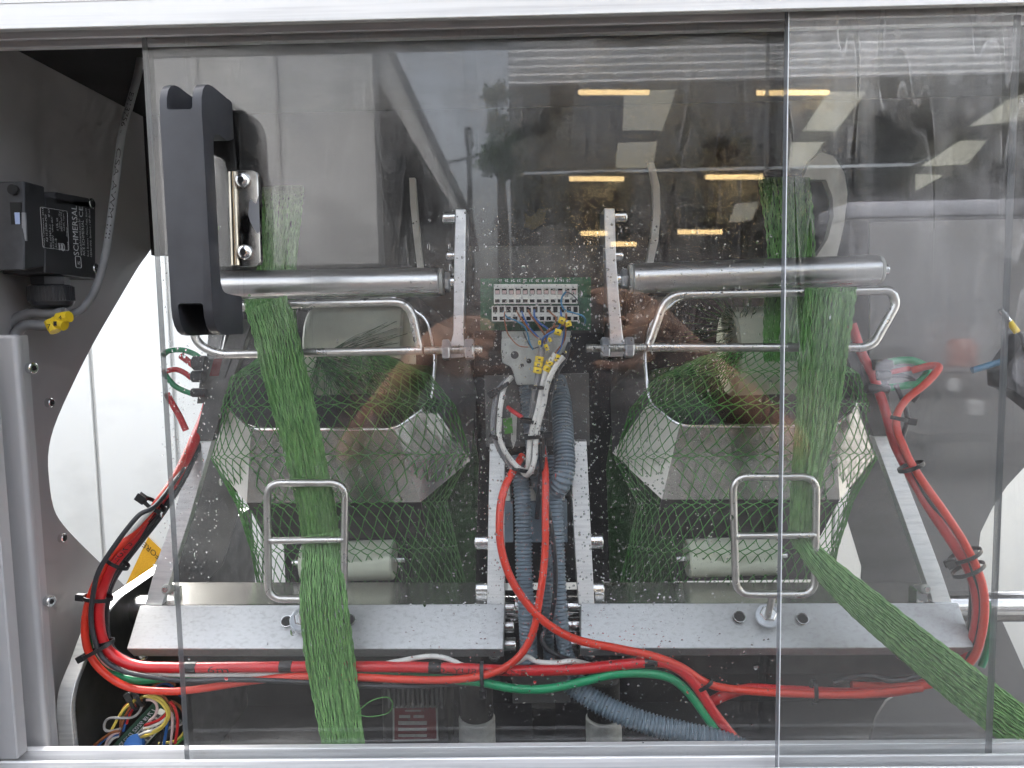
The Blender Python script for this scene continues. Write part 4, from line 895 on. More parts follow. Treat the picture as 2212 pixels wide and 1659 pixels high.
# right loop
hose('air_hose', [(1970, 800, .2), (2010, 790, .19), (2028, 795, .18), (2000, 828, .175), (1958, 863, .17), (1938, 896, .165), (1938, 930, .16), (1951, 963, .15), (1968, 1000, .14), (2000, 1050, .13), (2040, 1106, .12), (2083, 1173, .11), (2117, 1246, .105), (2127, 1306, .105), (2120, 1373, .105), (2100, 1425, .11), (2055, 1462, .115), (2000, 1480, .12), (1900, 1482, .125), (1840, 1480, .125)], 9, 'orange', 'orange red hose at the outside of the right loop', 'hose')
o, pth = hose('air_hose', [(1840, 700, .22), (1860, 760, .215), (1885, 810, .21), (1910, 880, .2), (1930, 950, .18), (1948, 990, .165), (1975, 1040, .15), (2010, 1100, .135), (2060, 1175, .12), (2098, 1240, .115), (2112, 1306, .112), (2105, 1370, .115), (2085, 1420, .12), (2030, 1462, .125), (1950, 1490, .125), (1850, 1497, .12), (1700, 1492, .11), (1620, 1488, .108), (1570, 1500, .108), (1530, 1520, .11)], 12, 'red', 'thick red air hose of the right loop, passing beside the right leg', 'hose')
hose('power_cable', [(1935, 830, .2), (1960, 900, .19), (1950, 960, .165), (1990, 1050, .14), (2050, 1150, .125), (2092, 1235, .12), (2098, 1310, .12), (2080, 1390, .125), (2010, 1450, .125), (1930, 1470, .12), (1870, 1460, .115), (1800, 1475, .115)], 6, 'blackcable', 'black cable tied to the right hose loop', 'cable')
hose('air_hose', [(2132, 1300, .13), (2138, 1345, .13), (2134, 1400, .13), (2120, 1440, .13)], 8, 'greenhose', 'green hose curving just outside the right hose loop', 'hose')
# fittings at the clamp plates
for (nm, side, pts_, r_, m_, l_) in (('air_hose', 'r', [(1918, 783), (1950, 778), (1978, 781), (2003, 797), (1990, 822), (1960, 832), (1921, 837)], 8, 'greenhose', 'short green hose loop beside the right clamp plate'),
        ('jumper_cable', 'r', [(1924, 812), (1955, 812), (1980, 828), (1984, 850), (1972, 868)], 5, 'blackcable', 'black jumper cable beside the right clamp plate'),
        ('air_hose', 'r', [(1924, 804), (1965, 796)], 6, 'red', 'short cut red hose end beside the right clamp plate'),
        ('air_hose', 'l', [(352, 768), (365, 758), (393, 756), (418, 764), (436, 776)], 6, 'greenhose', 'upper green hose end beside the left clamp plate'),
        ('air_hose', 'l', [(352, 806), (362, 801), (380, 798), (398, 805), (414, 817)], 6, 'red', 'red hose arc beside the left clamp plate'),
        ('air_hose', 'l', [(355, 805), (362, 816), (377, 833), (397, 844), (420, 852)], 6, 'greenhose', 'lower green hose end beside the left clamp plate'),
        ('air_hose', 'l', [(390, 768), (406, 780), (424, 794)], 7, 'wire_red', 'short dark red hose stub beside the left clamp plate'),
        ('air_hose', 'l', [(360, 850), (372, 872), (386, 896), (402, 930)], 7, 'red', 'red hose piece running down beside the left leg')):
    hose(nm, pts_, r_, m_, l_, 'hose' if 'hose' in nm else 'cable', y=.205)
for side, pts_ in (('right', [(1886, 776, 1926, 800), (1892, 800, 1922, 822), (1870, 829, 1920, 850)]), ('left', [(418, 768, 446, 800), (415, 800, 440, 826), (414, 838, 446, 858)])):
    t = thing('hose_fitting', 'black push-in hose fitting cluster on the %s clamp plate' % side, 'fitting', P(pts_[0][0], 850, .205))
    for a, b, c, d in pts_:
        obj('elbow', MB().cyl(P(a, (b + d) / 2, .205), P(c, (b + d) / 2, .205), px((d - b) / 2, .205), 18, bev=.001), M['blackmatt'], t)

# ---- corrugated conduits
def conduit(pts, r_, label, y=.12):
    ctrl = V2(pts, y); pth = cr(ctrl, 24); L_ = [0]
    for i in range(1, len(pth)): L_.append(L_[-1] + (pth[i] - pth[i - 1]).length)
    pitch = .0037; n = int(L_[-1] / pitch); q = []; rr_ = []; k = 0; R_ = px(r_, y)
    for j in range(n * 4 + 1):
        t = L_[-1] * j / (n * 4)
        while k < len(pth) - 2 and L_[k + 1] < t: k += 1
        q.append(pth[k].lerp(pth[k + 1], (t - L_[k]) / max(1e-9, L_[k + 1] - L_[k]))); rr_.append(R_ * (1, 1, .84, .86)[j % 4])
    return single('corrugated_conduit', MB().tube(q, rr_, 18), M['conduit'], label, 'conduit', 'blue grey corrugated conduits', ang=50)
conduit([(1120, 985, .16), (1126, 1045, .15), (1130, 1106, .14), (1132, 1220, .13), (1137, 1310), (1141, 1380), (1142, 1440)], 20, 'left upright corrugated conduit between the trays')
conduit([(1195, 985, .16), (1198, 1045, .15), (1201, 1106, .14), (1206, 1230, .13), (1211, 1330), (1220, 1400), (1238, 1450), (1262, 1490, .115)], 17, 'right upright corrugated conduit between the trays')
conduit([(1180, 1180, .15), (1182, 1260, .145), (1184, 1340, .14), (1186, 1430, .14)], 13, 'narrow corrugated conduit hidden between the two upright ones', y=.14)
conduit([(1200, 820, .20), (1212, 870, .185), (1216, 920, .17), (1218, 965, .155), (1220, 1005, .145), (1212, 1042, .14), (1190, 1062, .15), (1170, 1040, .165), (1160, 980, .18), (1150, 900, .20), (1142, 835, .21)], 24, 'bent corrugated conduit below the grey connector', y=.15)
conduit([(1225, 1470, .11), (1250, 1490, .105), (1290, 1516, .098), (1345, 1543, .09), (1410, 1566, .085), (1480, 1583, .08), (1570, 1606, .075), (1640, 1640, .07)], 25, 'thick corrugated conduit running down to the right under the green hose', y=.09)

# ---- cable ties
def tie(c, ax, r1, label, y=.09, head=None):
    """ring round a bundle: c picture point, ax picture direction across the bundle, r1 half length across"""
    p = P(c[0], c[1], y); e1 = (P(c[0] + ax[0], c[1] + ax[1], y) - p).normalized() * px(r1, y); e2 = Vector((0, 1, 0)) * px(r1 * .62, y)
    ring = [p + e1 * math.cos(k * .2618) + e2 * math.sin(k * .2618) for k in range(24)]
    run = Vector((0, 1, 0)).cross(e1).normalized(); mb = MB(); n = len(ring); wd_ = px(4.2, y); vs_ = []
    for q in ring:
        d = (q - p).normalized(); vs_ += [q - run * wd_ + d * .0006, q + run * wd_ + d * .0006, q + run * wd_ - d * .0004, q - run * wd_ - d * .0004]
    mb.add(vs_, [(4 * k + i, 4 * k + (i + 1) % 4, 4 * ((k + 1) % n) + (i + 1) % 4, 4 * ((k + 1) % n) + i) for k in range(n) for i in range(4)])
    t = thing('cable_tie', label, 'cable tie', p, 'black cable ties'); obj('strap', mb, M['tie'], t)
    if head is not None:
        h = p + e1 * head * 1.05 + Vector((0, -.003, 0)); d = e1.normalized()
        b = bmesh.new(); bmesh.ops.create_cube(b, size=1)
        for v in b.verts: v.co = h + d * v.co.x * px(20, y) + run * v.co.y * px(15, y) + Vector((0, 1, 0)) * v.co.z * px(13, y)
        bmesh.ops.bevel(b, geom=b.edges[:], offset=.0006, segments=1, affect='EDGES'); obj('ratchet_head', MB().bm(b), M['tie'], t)
tie((334, 1092), (.8, .55), 29, 'cable tie at the top of the left hose loop', .11, -1)
tie((253, 1215), (.85, .45), 28, 'cable tie on the left loop beside the yellow sticker', .092)
tie((211, 1291), (1, .1), 33, 'cable tie with its head sticking out at the far left', .09, -1)
tie((212, 1402), (.86, -.45), 38, 'lower cable tie at the bend of the left loop', .088, -1)
tie((228, 1388), (.9, -.2), 20, 'small cable tie round the red hose at the left bend', .09)
tie((1042, 1462), (.05, 1), 34, 'cable tie round the hoses just below the left tray end', .088, 1)
tie((1519, 1480), (.85, -.5), 22, 'cable tie where red and green hose bend down at the right', .09)
tie((1758, 1494), (0, 1), 26, 'cable tie round the lower right hoses behind the panel edge', .105)
tie((1945, 905), (.95, .2), 20, 'cable tie at the top of the right hose loop', .165, 1)
tie((1968, 1008), (.9, -.35), 28, 'middle cable tie on the right hose loop', .14)
tie((2085, 1200), (.9, -.4), 36, 'cable tie with rough head low on the right hose loop', .11, -1)
tie((2092, 1230), (.9, -.4), 36, 'lowest cable tie of the right hose loop', .11)
for c, l_ in (((618, 1440), 'black tape band on the red hose left of the middle'), ((940, 1442), 'black tape band on the red hose under the left tray'), ((1405, 1430), 'black tape band on the red hose under the right tray'), ((412, 1442), 'black tape band on the red hose at the left panel edge')):
    p = P(c[0], c[1], .09); single('tape_band', MB().cyl(p - Vector((.006, 0, 0)), p + Vector((.006, 0, 0)), px(13, .09), 20, bev=.0003), M['tie'], l_, 'tape', 'black tape bands')

# ================================================================== MIDDLE: TERMINAL BOARD, CONNECTOR, WIRES
def k3(x, y): return (1008 + x * .15624, 576 + y * .15624)
y0 = .150
tb = thing('terminal_board', 'green circuit board with two rows of pale spring terminals in the middle', 'circuit board', P(1156, 706, y0))
obj('board', MB().prism(V2([k3(190, 165), k3(1720, 145), k3(1720, 880), k3(190, 880)], y0), (0, .002, 0)), M['pcb'], tb)
obj('holder_sheet', MB().prism(V2([(1006, 532), (1304, 530), (1304, 720), (1006, 720)], y0 + .012), (0, .002, 0)), M['darksteel'], tb)
mb = MB()
for i, s in enumerate(('26', '25', '24', '23', '22', '21', '20', '19', '18', '17', '16', '15')):
    a = P(*k3(490 + i * 85, 178), y0 - .0006); text(mb, s, a, (-px(7, y0), 0, 0), (0, 0, -px(5, y0)))
obj('board_numbers', mb, M['print'], tb, smooth=False)
def term_row(x0, x1, yt, ym, yb_, n, win, yy_, grp):
    for i in range(n):
        a, b = x0 + (x1 - x0) * i / n, x0 + (x1 - x0) * (i + 1) / n; g_ = 2.0
        # front face with two windows: frame of bars so that the windows are real openings
        fr_ = MB()
        def bx_(xa, ya_, xb, yb2, z0=0, z1=.010):
            p, q = P(*k3(xa, yb2), yy_), P(*k3(xb, ya_), yy_); fr_.box((p.x, yy_ + z0, p.z), (q.x, yy_ + z1, q.z))
        w1, w2 = win
        bx_(a + g_, yt, b - g_, w1[0]); bx_(a + g_, w1[1], b - g_, w2[0]); bx_(a + g_, w2[1], b - g_, yb_)
        for s0, s1 in ((a + g_, a + 14), (b - 14, b - g_)):
            bx_(s0, w1[0], s1, w1[1]); bx_(s0, w2[0], s1, w2[1])
        t = obj('terminal', fr_, M['term'], tb, smooth=False)
        p, q = P(*k3(a + g_, yb_ - 2), yy_), P(*k3(b - g_, yt + 2), yy_)
        obj('cavity', MB().box((p.x + .0004, yy_ + .006, p.z + .0004), (q.x - .0004, yy_ + .0095, q.z - .0004)), M['hole'], t)
        if grp == 'u': p, q = P(*k3(a + 22, w1[1] - 6), yy_ + .003), P(*k3(b - 22, w1[0] + 25), yy_ + .003); obj('spring_clip', MB().box((p.x, yy_ + .003, p.z), (q.x, yy_ + .0055, q.z)), M['wire_pink'], t)
term_row(375, 1535, 240, 0, 512, 12, ((302, 382), (450, 496)), y0 - .0125, 'u')
term_row(345, 1555, 540, 0, 757, 13, ((552, 632), (690, 742)), y0 - .016, 'l')
cn = thing('connector_housing', 'grey angled connector housing below the terminal board', 'connector', P(1160, 832, .14))
q = V2([k3(*p) for p in ((480, 985), (1430, 975), (1432, 1085), (1290, 1230), (1180, 1400), (1060, 1640), (690, 1640), (650, 1480), (610, 1385), (490, 1330), (478, 1150))], .138)
obj('housing', MB().prism(q, (0, .022, 0), .0018, 2), M['conn'], cn)
obj('flange', MB().prism(V2([k3(485, 895), k3(1440, 890), k3(1440, 985), k3(485, 990)], .146), (0, .012, 0), .0006), M['conn'], cn)
for p_, r_ in (((665, 1222), 55), ((862, 1305), 35), ((765, 1365), 28)):
    c = P(*k3(*p_), .1377); obj('screw_recess', MB().cyl(c, c + Vector((0, .001, 0)), px(r_ * .15624, .138), 14), M['darksteel' if r_ > 50 else 'hole'], cn)
single('middle_plate', MB().prism(V2([(1046, 812), (1272, 806), (1274, 962), (1050, 966)], .215), (0, .003, 0)), M['greyplate'], 'dark bracket plate behind the cables in the middle', 'bracket')
for i, (a, l_) in enumerate((((1072, 1140), 'left'), ((1222, 1142), 'right'))):
    pass
t = thing('terminal_strip', 'blue grey terminal strip half hidden behind the upright conduits', 'terminal strip', P(1160, 1170, .17))
for i, u_ in enumerate((1098, 1150, 1162, 1216)):
    obj('strip_block', MB().box(P(u_ - 7, 1172, .17), P(u_ + 9, 1082, .17) + Vector((0, .012, 0)), .0006), M['conduit'], t)
    obj('white_tag', MB().box(P(u_ - 8, 1082, .168), P(u_ + 4, 1055, .168) + Vector((0, .012, 0)), .0006), M['term'], t)

def wire(pts, r_, m, label, y=.128, name='wire', k=k3):
    pth = cr([P(*(k(p[0], p[1]) if k else p[:2]), p[2] if len(p) > 2 else y) for p in pts], 6)
    return single(name, MB().tube(pth, px(r_, y), 8), M[m], label, 'wire' if name == 'wire' else 'cable')
wire([(540, 600, .138), (520, 680), (545, 850), (590, 960), (700, 1080), (800, 1110), (900, 1105)], 1.3, 'wire_brown', 'thin brown wire hanging from the left of the lower terminals')
wire([(510, 620, .138), (560, 700), (680, 745), (790, 820), (840, 920), (870, 1050), (920, 1150)], 1.7, 'wire_cyan', 'teal wire curving down from the left terminals')
wire([(690, 610, .138), (740, 700), (850, 850), (950, 960), (1040, 1020)], 1.9, 'wire_brown', 'brown wire from the fourth lower terminal')
wire([(760, 620, .138), (790, 700), (860, 830), (960, 940), (1030, 1010)], 1.9, 'wire_blue', 'blue wire beside the brown one from the fifth lower terminal')
wire([(850, 600, .138), (900, 690), (980, 790), (1040, 880), (1085, 960), (1100, 1060)], 2.2, 'wire_brown', 'thick brown wire in the centre of the lower terminals')
wire([(935, 600, .138), (940, 690), (1010, 780), (1110, 850), (1130, 900), (1110, 980), (1080, 1080)], 2.2, 'wire_blue', 'violet blue wire in the centre of the lower terminals')
wire([(1120, 600, .138), (1200, 670), (1240, 720), (1180, 860, .122), (1090, 940, .122), (1070, 1060)], 1.8, 'wire_brown', 'brown wire crossing to the yellow markers')
wire([(1290, 600, .138), (1310, 700), (1270, 850, .12), (1150, 920, .12), (1060, 990, .12), (1035, 1100)], 2.4, 'wire_blue', 'blue wire bending below the yellow marker')
wire([(1375, 620, .138), (1375, 720), (1350, 800), (1220, 830, .12), (1130, 880, .12), (1090, 960)], 2.4, 'wire_brown', 'brown wire going through the right yellow marker')
wire([(1370, 350, .134), (1320, 420, .125), (1310, 510, .12), (1360, 600, .12), (1480, 640, .12), (1600, 680, .122), (1640, 740, .128), (1620, 800, .14)], 2.0, 'wire_cyan', 'bright blue wire looping over the right terminals')
wire([(1380, 350, .134), (1450, 380, .125), (1520, 450, .12), (1560, 520, .13)], 1.3, 'blackcable', 'thin black wire over the right end of the upper terminals')
wire([(1350, 740, .13), (1370, 900, .126), (1340, 1040), (1260, 1150), (1220, 1200)], 1.9, 'wire_brown', 'brown wire running down the right of the connector')
wire([(1330, 760, .13), (1345, 900, .127), (1320, 1060), (1280, 1160), (1245, 1210)], 1.9, 'wire_blue', 'blue wire running down the right of the connector')
wire([(780, 900, .13), (830, 1010), (880, 1100), (920, 1130), (1000, 1110)], 1.6, 'blackcable', 'black wire across the connector housing')
def sleeve(c, d, L_, r_, label, y=.12):
    p = P(*k3(*c), y); e = (P(*k3(c[0] + d[0], c[1] + d[1]), y) - p).normalized() * px(L_ * .15624 / 2, y)
    q = [p - e, p - e * .9, p, p + e * .9, p + e]; rr_ = px(r_ * .15624, y)
    o = single('marker_sleeve', MB().tube(q, [rr_ * .85, rr_, rr_, rr_, rr_ * .85], 12), M['yellow'], label, 'cable marker', 'yellow markers in the middle')
    obj('sleeve_mark', MB().box(p + Vector((-rr_ * .3, -rr_ - .0003, -.0008)), p + Vector((rr_ * .3, -rr_ + .0006, .0004))), M['ink'], o)
for c, d, L_, r_, l_ in (((1315, 745), (1, .4), 85, 48, 'yellow marker sleeve touching the lower terminals'), ((1405, 790), (.3, 1), 80, 45, 'yellow marker sleeve furthest right below the terminals'), ((1262, 905), (1, .3), 95, 46, 'yellow marker sleeve in the middle of the loose wires'), ((1010, 1050), (0, 1), 60, 22, 'small yellow marker at the top of the grey cable'), ((1105, 1115), (.4, 1), 90, 26, 'small yellow marker between the two white cables'), ((1150, 1010), (.5, 1), 60, 22, 'tiny yellow marker above the white cables'),
                         ((1005, 1275), (-.15, 1), 66, 62, 'top yellow ring of three on the grey cable'), ((993, 1345), (-.15, 1), 66, 62, 'middle yellow ring of three on the grey cable'), ((980, 1430), (-.15, 1), 88, 62, 'lowest yellow ring of three on the grey cable'), ((1145, 1335), (-.5, 1), 66, 55, 'upper yellow ring on the inner white cable'), ((1110, 1410), (-.5, 1), 80, 55, 'lower yellow ring on the inner white cable'), ((1258, 1265), (-.5, 1), 100, 48, 'yellow ring on the outer white cable')):
    sleeve(c, d, L_, r_, l_)
K = None
wire([(1171, 750), (1167, 780), (1164, 800), (1160, 830), (1152, 870, .135), (1150, 920, .145), (1150, 980, .15)], 7.5, 'greycable', 'grey cable with three yellow rings in the middle', .125, 'control_cable', None)
wire([(1200, 764), (1187, 785), (1178, 805), (1170, 840), (1163, 880), (1152, 920), (1145, 950, .122), (1142, 990), (1140, 1012, .125), (1133, 1022, .13), (1126, 1012, .135)], 6, 'whitecable', 'inner white cable running down to the cable loop', .12, 'control_cable', None)
wire([(1218, 770), (1205, 785), (1190, 810), (1180, 840), (1175, 870), (1166, 905), (1158, 945, .12), (1155, 990), (1148, 1015), (1138, 1026, .125), (1128, 1018, .13)], 6, 'whitecable', 'outer white cable running down to the cable loop', .118, 'control_cable', None)
wire([(1105, 815, .15), (1090, 835, .14), (1082, 870), (1079, 905), (1078, 940), (1088, 970), (1105, 995), (1122, 1012), (1132, 1016, .13)], 6, 'whitecable', 'white cable forming the left side of the cable loop', .125, 'control_cable', None)
wire([(1098, 820, .15), (1076, 845, .14), (1068, 885), (1066, 930), (1078, 968), (1098, 1000), (1118, 1020, .135), (1140, 1010, .14), (1155, 960, .15)], 6.5, 'greycable', 'dark grey cable at the outside of the cable loop', .13, 'control_cable', None)
wire([(1170, 930, .13), (1172, 970), (1170, 1010), (1165, 1060, .14), (1160, 1120, .145)], 6, 'blackcable', 'black cable dropping from the cable loop', .13, 'control_cable', None)
wire([(1230, 740, .14), (1220, 775, .135), (1205, 800, .13), (1190, 850, .135), (1180, 900, .14), (1176, 960, .145)], 6, 'blackcable', 'black cable down the right edge of the connector', .13, 'control_cable', None)
wire([(1096, 880, .14), (1110, 890, .135), (1128, 902, .13)], 5, 'red', 'short red cable stub inside the cable loop', .135, 'control_cable', None)
single('green_tag', MB().prism(V2([(1086, 905), (1106, 902), (1108, 935), (1090, 938)], .142), (0, .002, 0)), M['wire_green'], 'green tag inside the cable loop', 'tag')
single('white_tag', MB().prism(V2([(1103, 893), (1117, 890), (1115, 950), (1109, 968), (1104, 950)], .150), (0, .002, 0)), M['term'], 'white strap inside the cable loop', 'tag')
tie((1163, 836), (1, .05), 20, 'cable tie below the yellow rings in the middle', .122)
tie((1148, 910), (1, .1), 26, 'cable tie in the middle of the white cables', .125, 1)
tie((1152, 942), (1, -.1), 30, 'cable tie just above the bottom of the cable loop', .125, 1)
tie((1082, 838), (.8, -.5), 20, 'cable tie at the top left of the cable loop', .135, -1)
tie((1128, 1014), (1, .2), 22, 'cable tie at the bottom of the cable loop', .128, 1)
tie((1074, 945), (.9, .3), 16, 'cable tie on the left side of the cable loop', .128)

# ================================================================== BOTTOM: MOTOR, BLOCKS, LEFT TERMINAL BOARD
mt = thing('gear_motor', 'finned motor with a red and white rating plate at the bottom', 'motor', P(895, 1620, .24))
obj('motor_body', MB().box(P(828, 1650, .25), P(965, 1475, .25) + Vector((0, .08, 0)), .006, 3), M['darksteel'], mt)
for i in range(12): obj('cooling_fin', MB().box(P(838 + i * 10.4, 1530, .236), P(841.5 + i * 10.4, 1478, .236) + Vector((0, .014, 0))), M['greyplate'], mt)
lbp = obj('rating_plate', MB().prism(V2([(848, 1526), (945, 1524), (947, 1600), (848, 1602)], .2475), (0, .002, 0), .0003), M['conn'], mt)
obj('red_field', MB().prism(V2([(852, 1530), (941, 1528), (943, 1596), (852, 1598)], .2470), (0, .0004, 0)), M['inkred'], lbp)
for a, b, c, d in ((862, 1545, 886, 1551), (893, 1545, 916, 1551), (860, 1558, 922, 1566), (860, 1573, 922, 1579), (860, 1586, 922, 1592), (875, 1534, 910, 1537)):
    obj('print_row', MB().prism(V2([(a, b), (c, b), (c, d), (a, d)], .2466), (0, .0003, 0)), M['conn'], lbp)
for a, b, l_ in ((987, 1072, 'left bright steel boss at the bottom behind the panel'), (1267, 1350, 'right dull steel boss at the bottom behind the panel')):
    c0_, c1_ = P((a + b) / 2, 1650, .22), P((a + b) / 2, 1572, .22)
    t = thing('steel_boss', l_, 'boss', c0_); obj('cylinder', MB().cyl((c0_.x, .24, c0_.z), (c0_.x, .24, c1_.z + .003), px((b - a) / 2, .22), 32, bev=.002), M['conn'], t)
    obj('upper_cylinder', MB().cyl((c0_.x, .24, c1_.z + .002), (c0_.x, .24, c1_.z + .05), px((b - a) / 2 - 4, .22), 32, bev=.002), M['darksteel'], t)
single('grey_block', MB().box(P(1107, 1520, .2), P(1232, 1450, .2) + Vector((0, .03, 0)), .001), M['greyplate'], 'grey block under the conduits just above the bottom rail', 'block')
single('wooden_block', MB().box(P(1150, 1600, .26), P(1200, 1530, .26) + Vector((0, .03, 0)), .001), M['darksteel'], 'dark block deep at the bottom middle', 'block')

def c4(x, y): return ((300 + x * .21095) * .576, (2450 + y * .21095) * .576)
lt = thing('wiring_board', 'slanted terminal board with numbered strip at the lower left', 'circuit board', P(*c4(900, 1640), .14))
sA, sB = P(*c4(560, 1660), .135), P(*c4(1330, 850), .165)       # long direction of the board
eL = (sB - sA); eW = P(*c4(980, 1860), .135) - sA
obj('board', MB().hexa([sA, sB, sB + eW, sA + eW], [p + Vector((0, .002, 0)) for p in (sA, sB, sB + eW, sA + eW)]), M['pcb'], lt)
def lp(a, b, d=0): return sA + eL * a + eW * b + Vector((0, -d, 0))
mb = MB(); LW = eL.length; WW = eW.length
for i in range(8):
    p = lp(.06 + i * .105, .30, .0012); text(mb, str(24 - i), p + eL.normalized() * .004, -eL.normalized() * .006, -eW.normalized() * .0042)
obj('board_numbers', mb, M['print'], lt, smooth=False)
rl, rw = eL.normalized(), eW.normalized()
for i in range(10):
    a0, a1 = .02 + i * .092, .02 + (i + 1) * .092 - .006
    for (b0, b1, h) in ((.36, .62, .009), (.66, .95, .012)):
        A_, B_, C_, D_ = lp(a0, b0, .0), lp(a1, b0, 0), lp(a1, b1, 0), lp(a0, b1, 0); up_ = Vector((0, -h, 0)); c_ = (A_ + C_) / 2
        fr_ = MB(); fr_.hexa([A_, B_, C_, D_], [p + up_ for p in (A_, B_, C_, D_)]); tt = obj('terminal', fr_, M['term'], lt, smooth=False)
        q_ = [c_ + (p - c_) * .66 + up_ * 1.02 for p in (A_, B_, C_, D_)]; obj('cavity', MB().hexa(q_, [p - up_ * .5 for p in q_]), M['greyplate'], tt, smooth=False)
def lw(pts, r_, m, label, y=.11): wire(pts, r_, m, label, y, 'wire', c4)
lw([(560, 1370), (640, 1220), (760, 1020), (900, 890), (1050, 800), (1250, 755), (1420, 800), (1540, 930), (1585, 1060), (1560, 1180), (1450, 1330), (1250, 1440), (1000, 1520, .125)], 3.2, 'wire_yellow', 'outer yellow wire of the loop at the lower left')
lw([(960, 830), (1100, 770), (1280, 790), (1430, 870), (1530, 1000), (1550, 1110), (1480, 1260), (1320, 1380), (1080, 1480, .125)], 3.0, 'wire_yellow', 'inner yellow wire of the loop at the lower left', .108)
lw([(660, 1500), (720, 1300), (740, 1050), (850, 900), (1050, 760), (1280, 700), (1480, 770), (1600, 920), (1630, 1060), (1590, 1180, .125)], 3.0, 'wire_brown', 'brown wire around the outside of the lower left loop', .113)
lw([(745, 1330), (740, 1180), (800, 1000), (930, 870), (1080, 735), (1300, 690)], 2.6, 'wire_green', 'green wire beside the brown one at the lower left', .115)
lw([(690, 1470), (760, 1230), (830, 1060), (940, 920), (1100, 830), (1200, 800)], 3.0, 'wire_brown', 'light brown wire crossing to the tied bundle', .112)
lw([(770, 1380), (830, 1180), (880, 1060), (1000, 900)], 3.0, 'wire_blue', 'blue wire crossing to the tied bundle', .114)
lw([(830, 1250), (880, 1100), (960, 970), (1040, 900)], 3.2, 'wire_red', 'red wire crossing to the tied bundle', .113)
lw([(720, 1340), (560, 1380), (460, 1370), (430, 1290), (470, 1190), (560, 1150), (760, 1150), (930, 1140), (1040, 1060), (1110, 930)], 3.0, 'wire_grey', 'pale grey wire making a small loop at the lower left', .108)
lw([(1230, 1200), (1330, 1110), (1370, 990), (1350, 890), (1270, 830), (1180, 830)], 3.2, 'wire_pink', 'pinkish wire arching over the board at the lower left', .108)
lw([(1160, 1280, .13), (1300, 1230), (1430, 1170), (1520, 1090), (1560, 1000)], 3.4, 'wire_red', 'dark red wire entering the lower left terminals', .11)
lw([(1140, 1340, .13), (1300, 1290), (1430, 1230), (1530, 1150)], 3.4, 'wire_white', 'upper white wire entering the lower left terminals', .11)
lw([(1000, 1490, .13), (1150, 1410), (1300, 1370), (1440, 1300), (1530, 1200)], 3.4, 'wire_white', 'lower white wire entering the lower left terminals', .11)
lw([(1600, 860), (1680, 960), (1730, 1150), (1730, 1350), (1690, 1600)], 3.4, 'wire_red', 'red wire hanging just left of the panel edge', .11)
lw([(1610, 1000), (1640, 1150), (1640, 1350), (1615, 1620)], 3.2, 'wire_pink', 'pink wire hanging just left of the panel edge', .112)
lw([(1560, 1200), (1530, 1400), (1490, 1620)], 3.6, 'wire_blue', 'dark blue wire at the right of the lower left board', .113)
lw([(1500, 1250), (1470, 1420), (1430, 1620)], 3.0, 'blackcable', 'black wire at the right of the lower left board', .115)
lw([(1850, 1230), (1740, 1290), (1620, 1310), (1560, 1350)], 2.8, 'wire_grey', 'grey wire entering from behind the panel edge', .115)
lw([(1850, 1400), (1750, 1520), (1600, 1580), (1400, 1600)], 3.0, 'wire_yellow', 'yellow wire low at the panel edge', .118)
lw([(1860, 1480), (1780, 1560), (1690, 1640)], 3.0, 'wire_green', 'green wire low at the panel edge', .116)
lw([(690, 1390), (600, 1400), (500, 1450), (350, 1560), (220, 1660)], 3.4, 'wire_brown', 'brown wire leaving at the very lower left', .106)
lw([(680, 1440), (560, 1470), (430, 1530), (320, 1640)], 3.6, 'wire_blue', 'blue wire leaving at the very lower left', .108)
lw([(690, 1400), (590, 1440), (500, 1530), (450, 1640)], 3.2, 'wire_pink', 'pink wire leaving at the very lower left', .106)
lw([(680, 1470), (580, 1520), (480, 1640)], 3.4, 'wire_white', 'white wire leaving at the very lower left', .109)
lw([(1300, 580), (1430, 520), (1560, 500), (1660, 540), (1700, 580)], 2.6, 'wire_brown', 'brown wire peeking above the orange hose', .13)
lw([(1310, 600), (1450, 545), (1600, 560), (1700, 680), (1840, 800)], 2.8, 'wire_blue', 'blue wire peeking above the orange hose', .132)
lw([(1600, 840), (1720, 900), (1800, 980), (1850, 1100)], 2.8, 'wire_brown', 'brown wire going right behind the panel edge', .118)
tie(c4(960, 870), (.45, .9), 17, 'left cable tie on the lower left wire loop', .106, -1)
tie(c4(1090, 810), (.45, .9), 17, 'right cable tie on the lower left wire loop', .106, -1)
c = P(*c4(950, 1590), .115)
single('blue_knob', MB().cyl(c + Vector((0, .004, -.006)), c + Vector((0, -.001, 0)), px(22, .115), 24, bev=.001), M['wire_blue'], 'blue round cap at the bottom of the lower left board', 'cap')
single('corner_block', MB().prism(V2([c4(1240, 1620), c4(1640, 1180), c4(1760, 1300), c4(1400, 1720)], .15), (0, .01, 0), .001), M['greyplate'], 'dark grey terminal carrier under the lower left wires', 'carrier')

# sticker on the right hand screen, caught by the right hopper's facet
t = thing('warning_sticker', 'yellow sticker on the right side screen, mirrored in the right hopper', 'sticker', (1.298, .5, -.36))
obj('sheet', MB().box((1.2975, .45, -.42), (1.2995, .72, -.2)), M['sticker'], t)

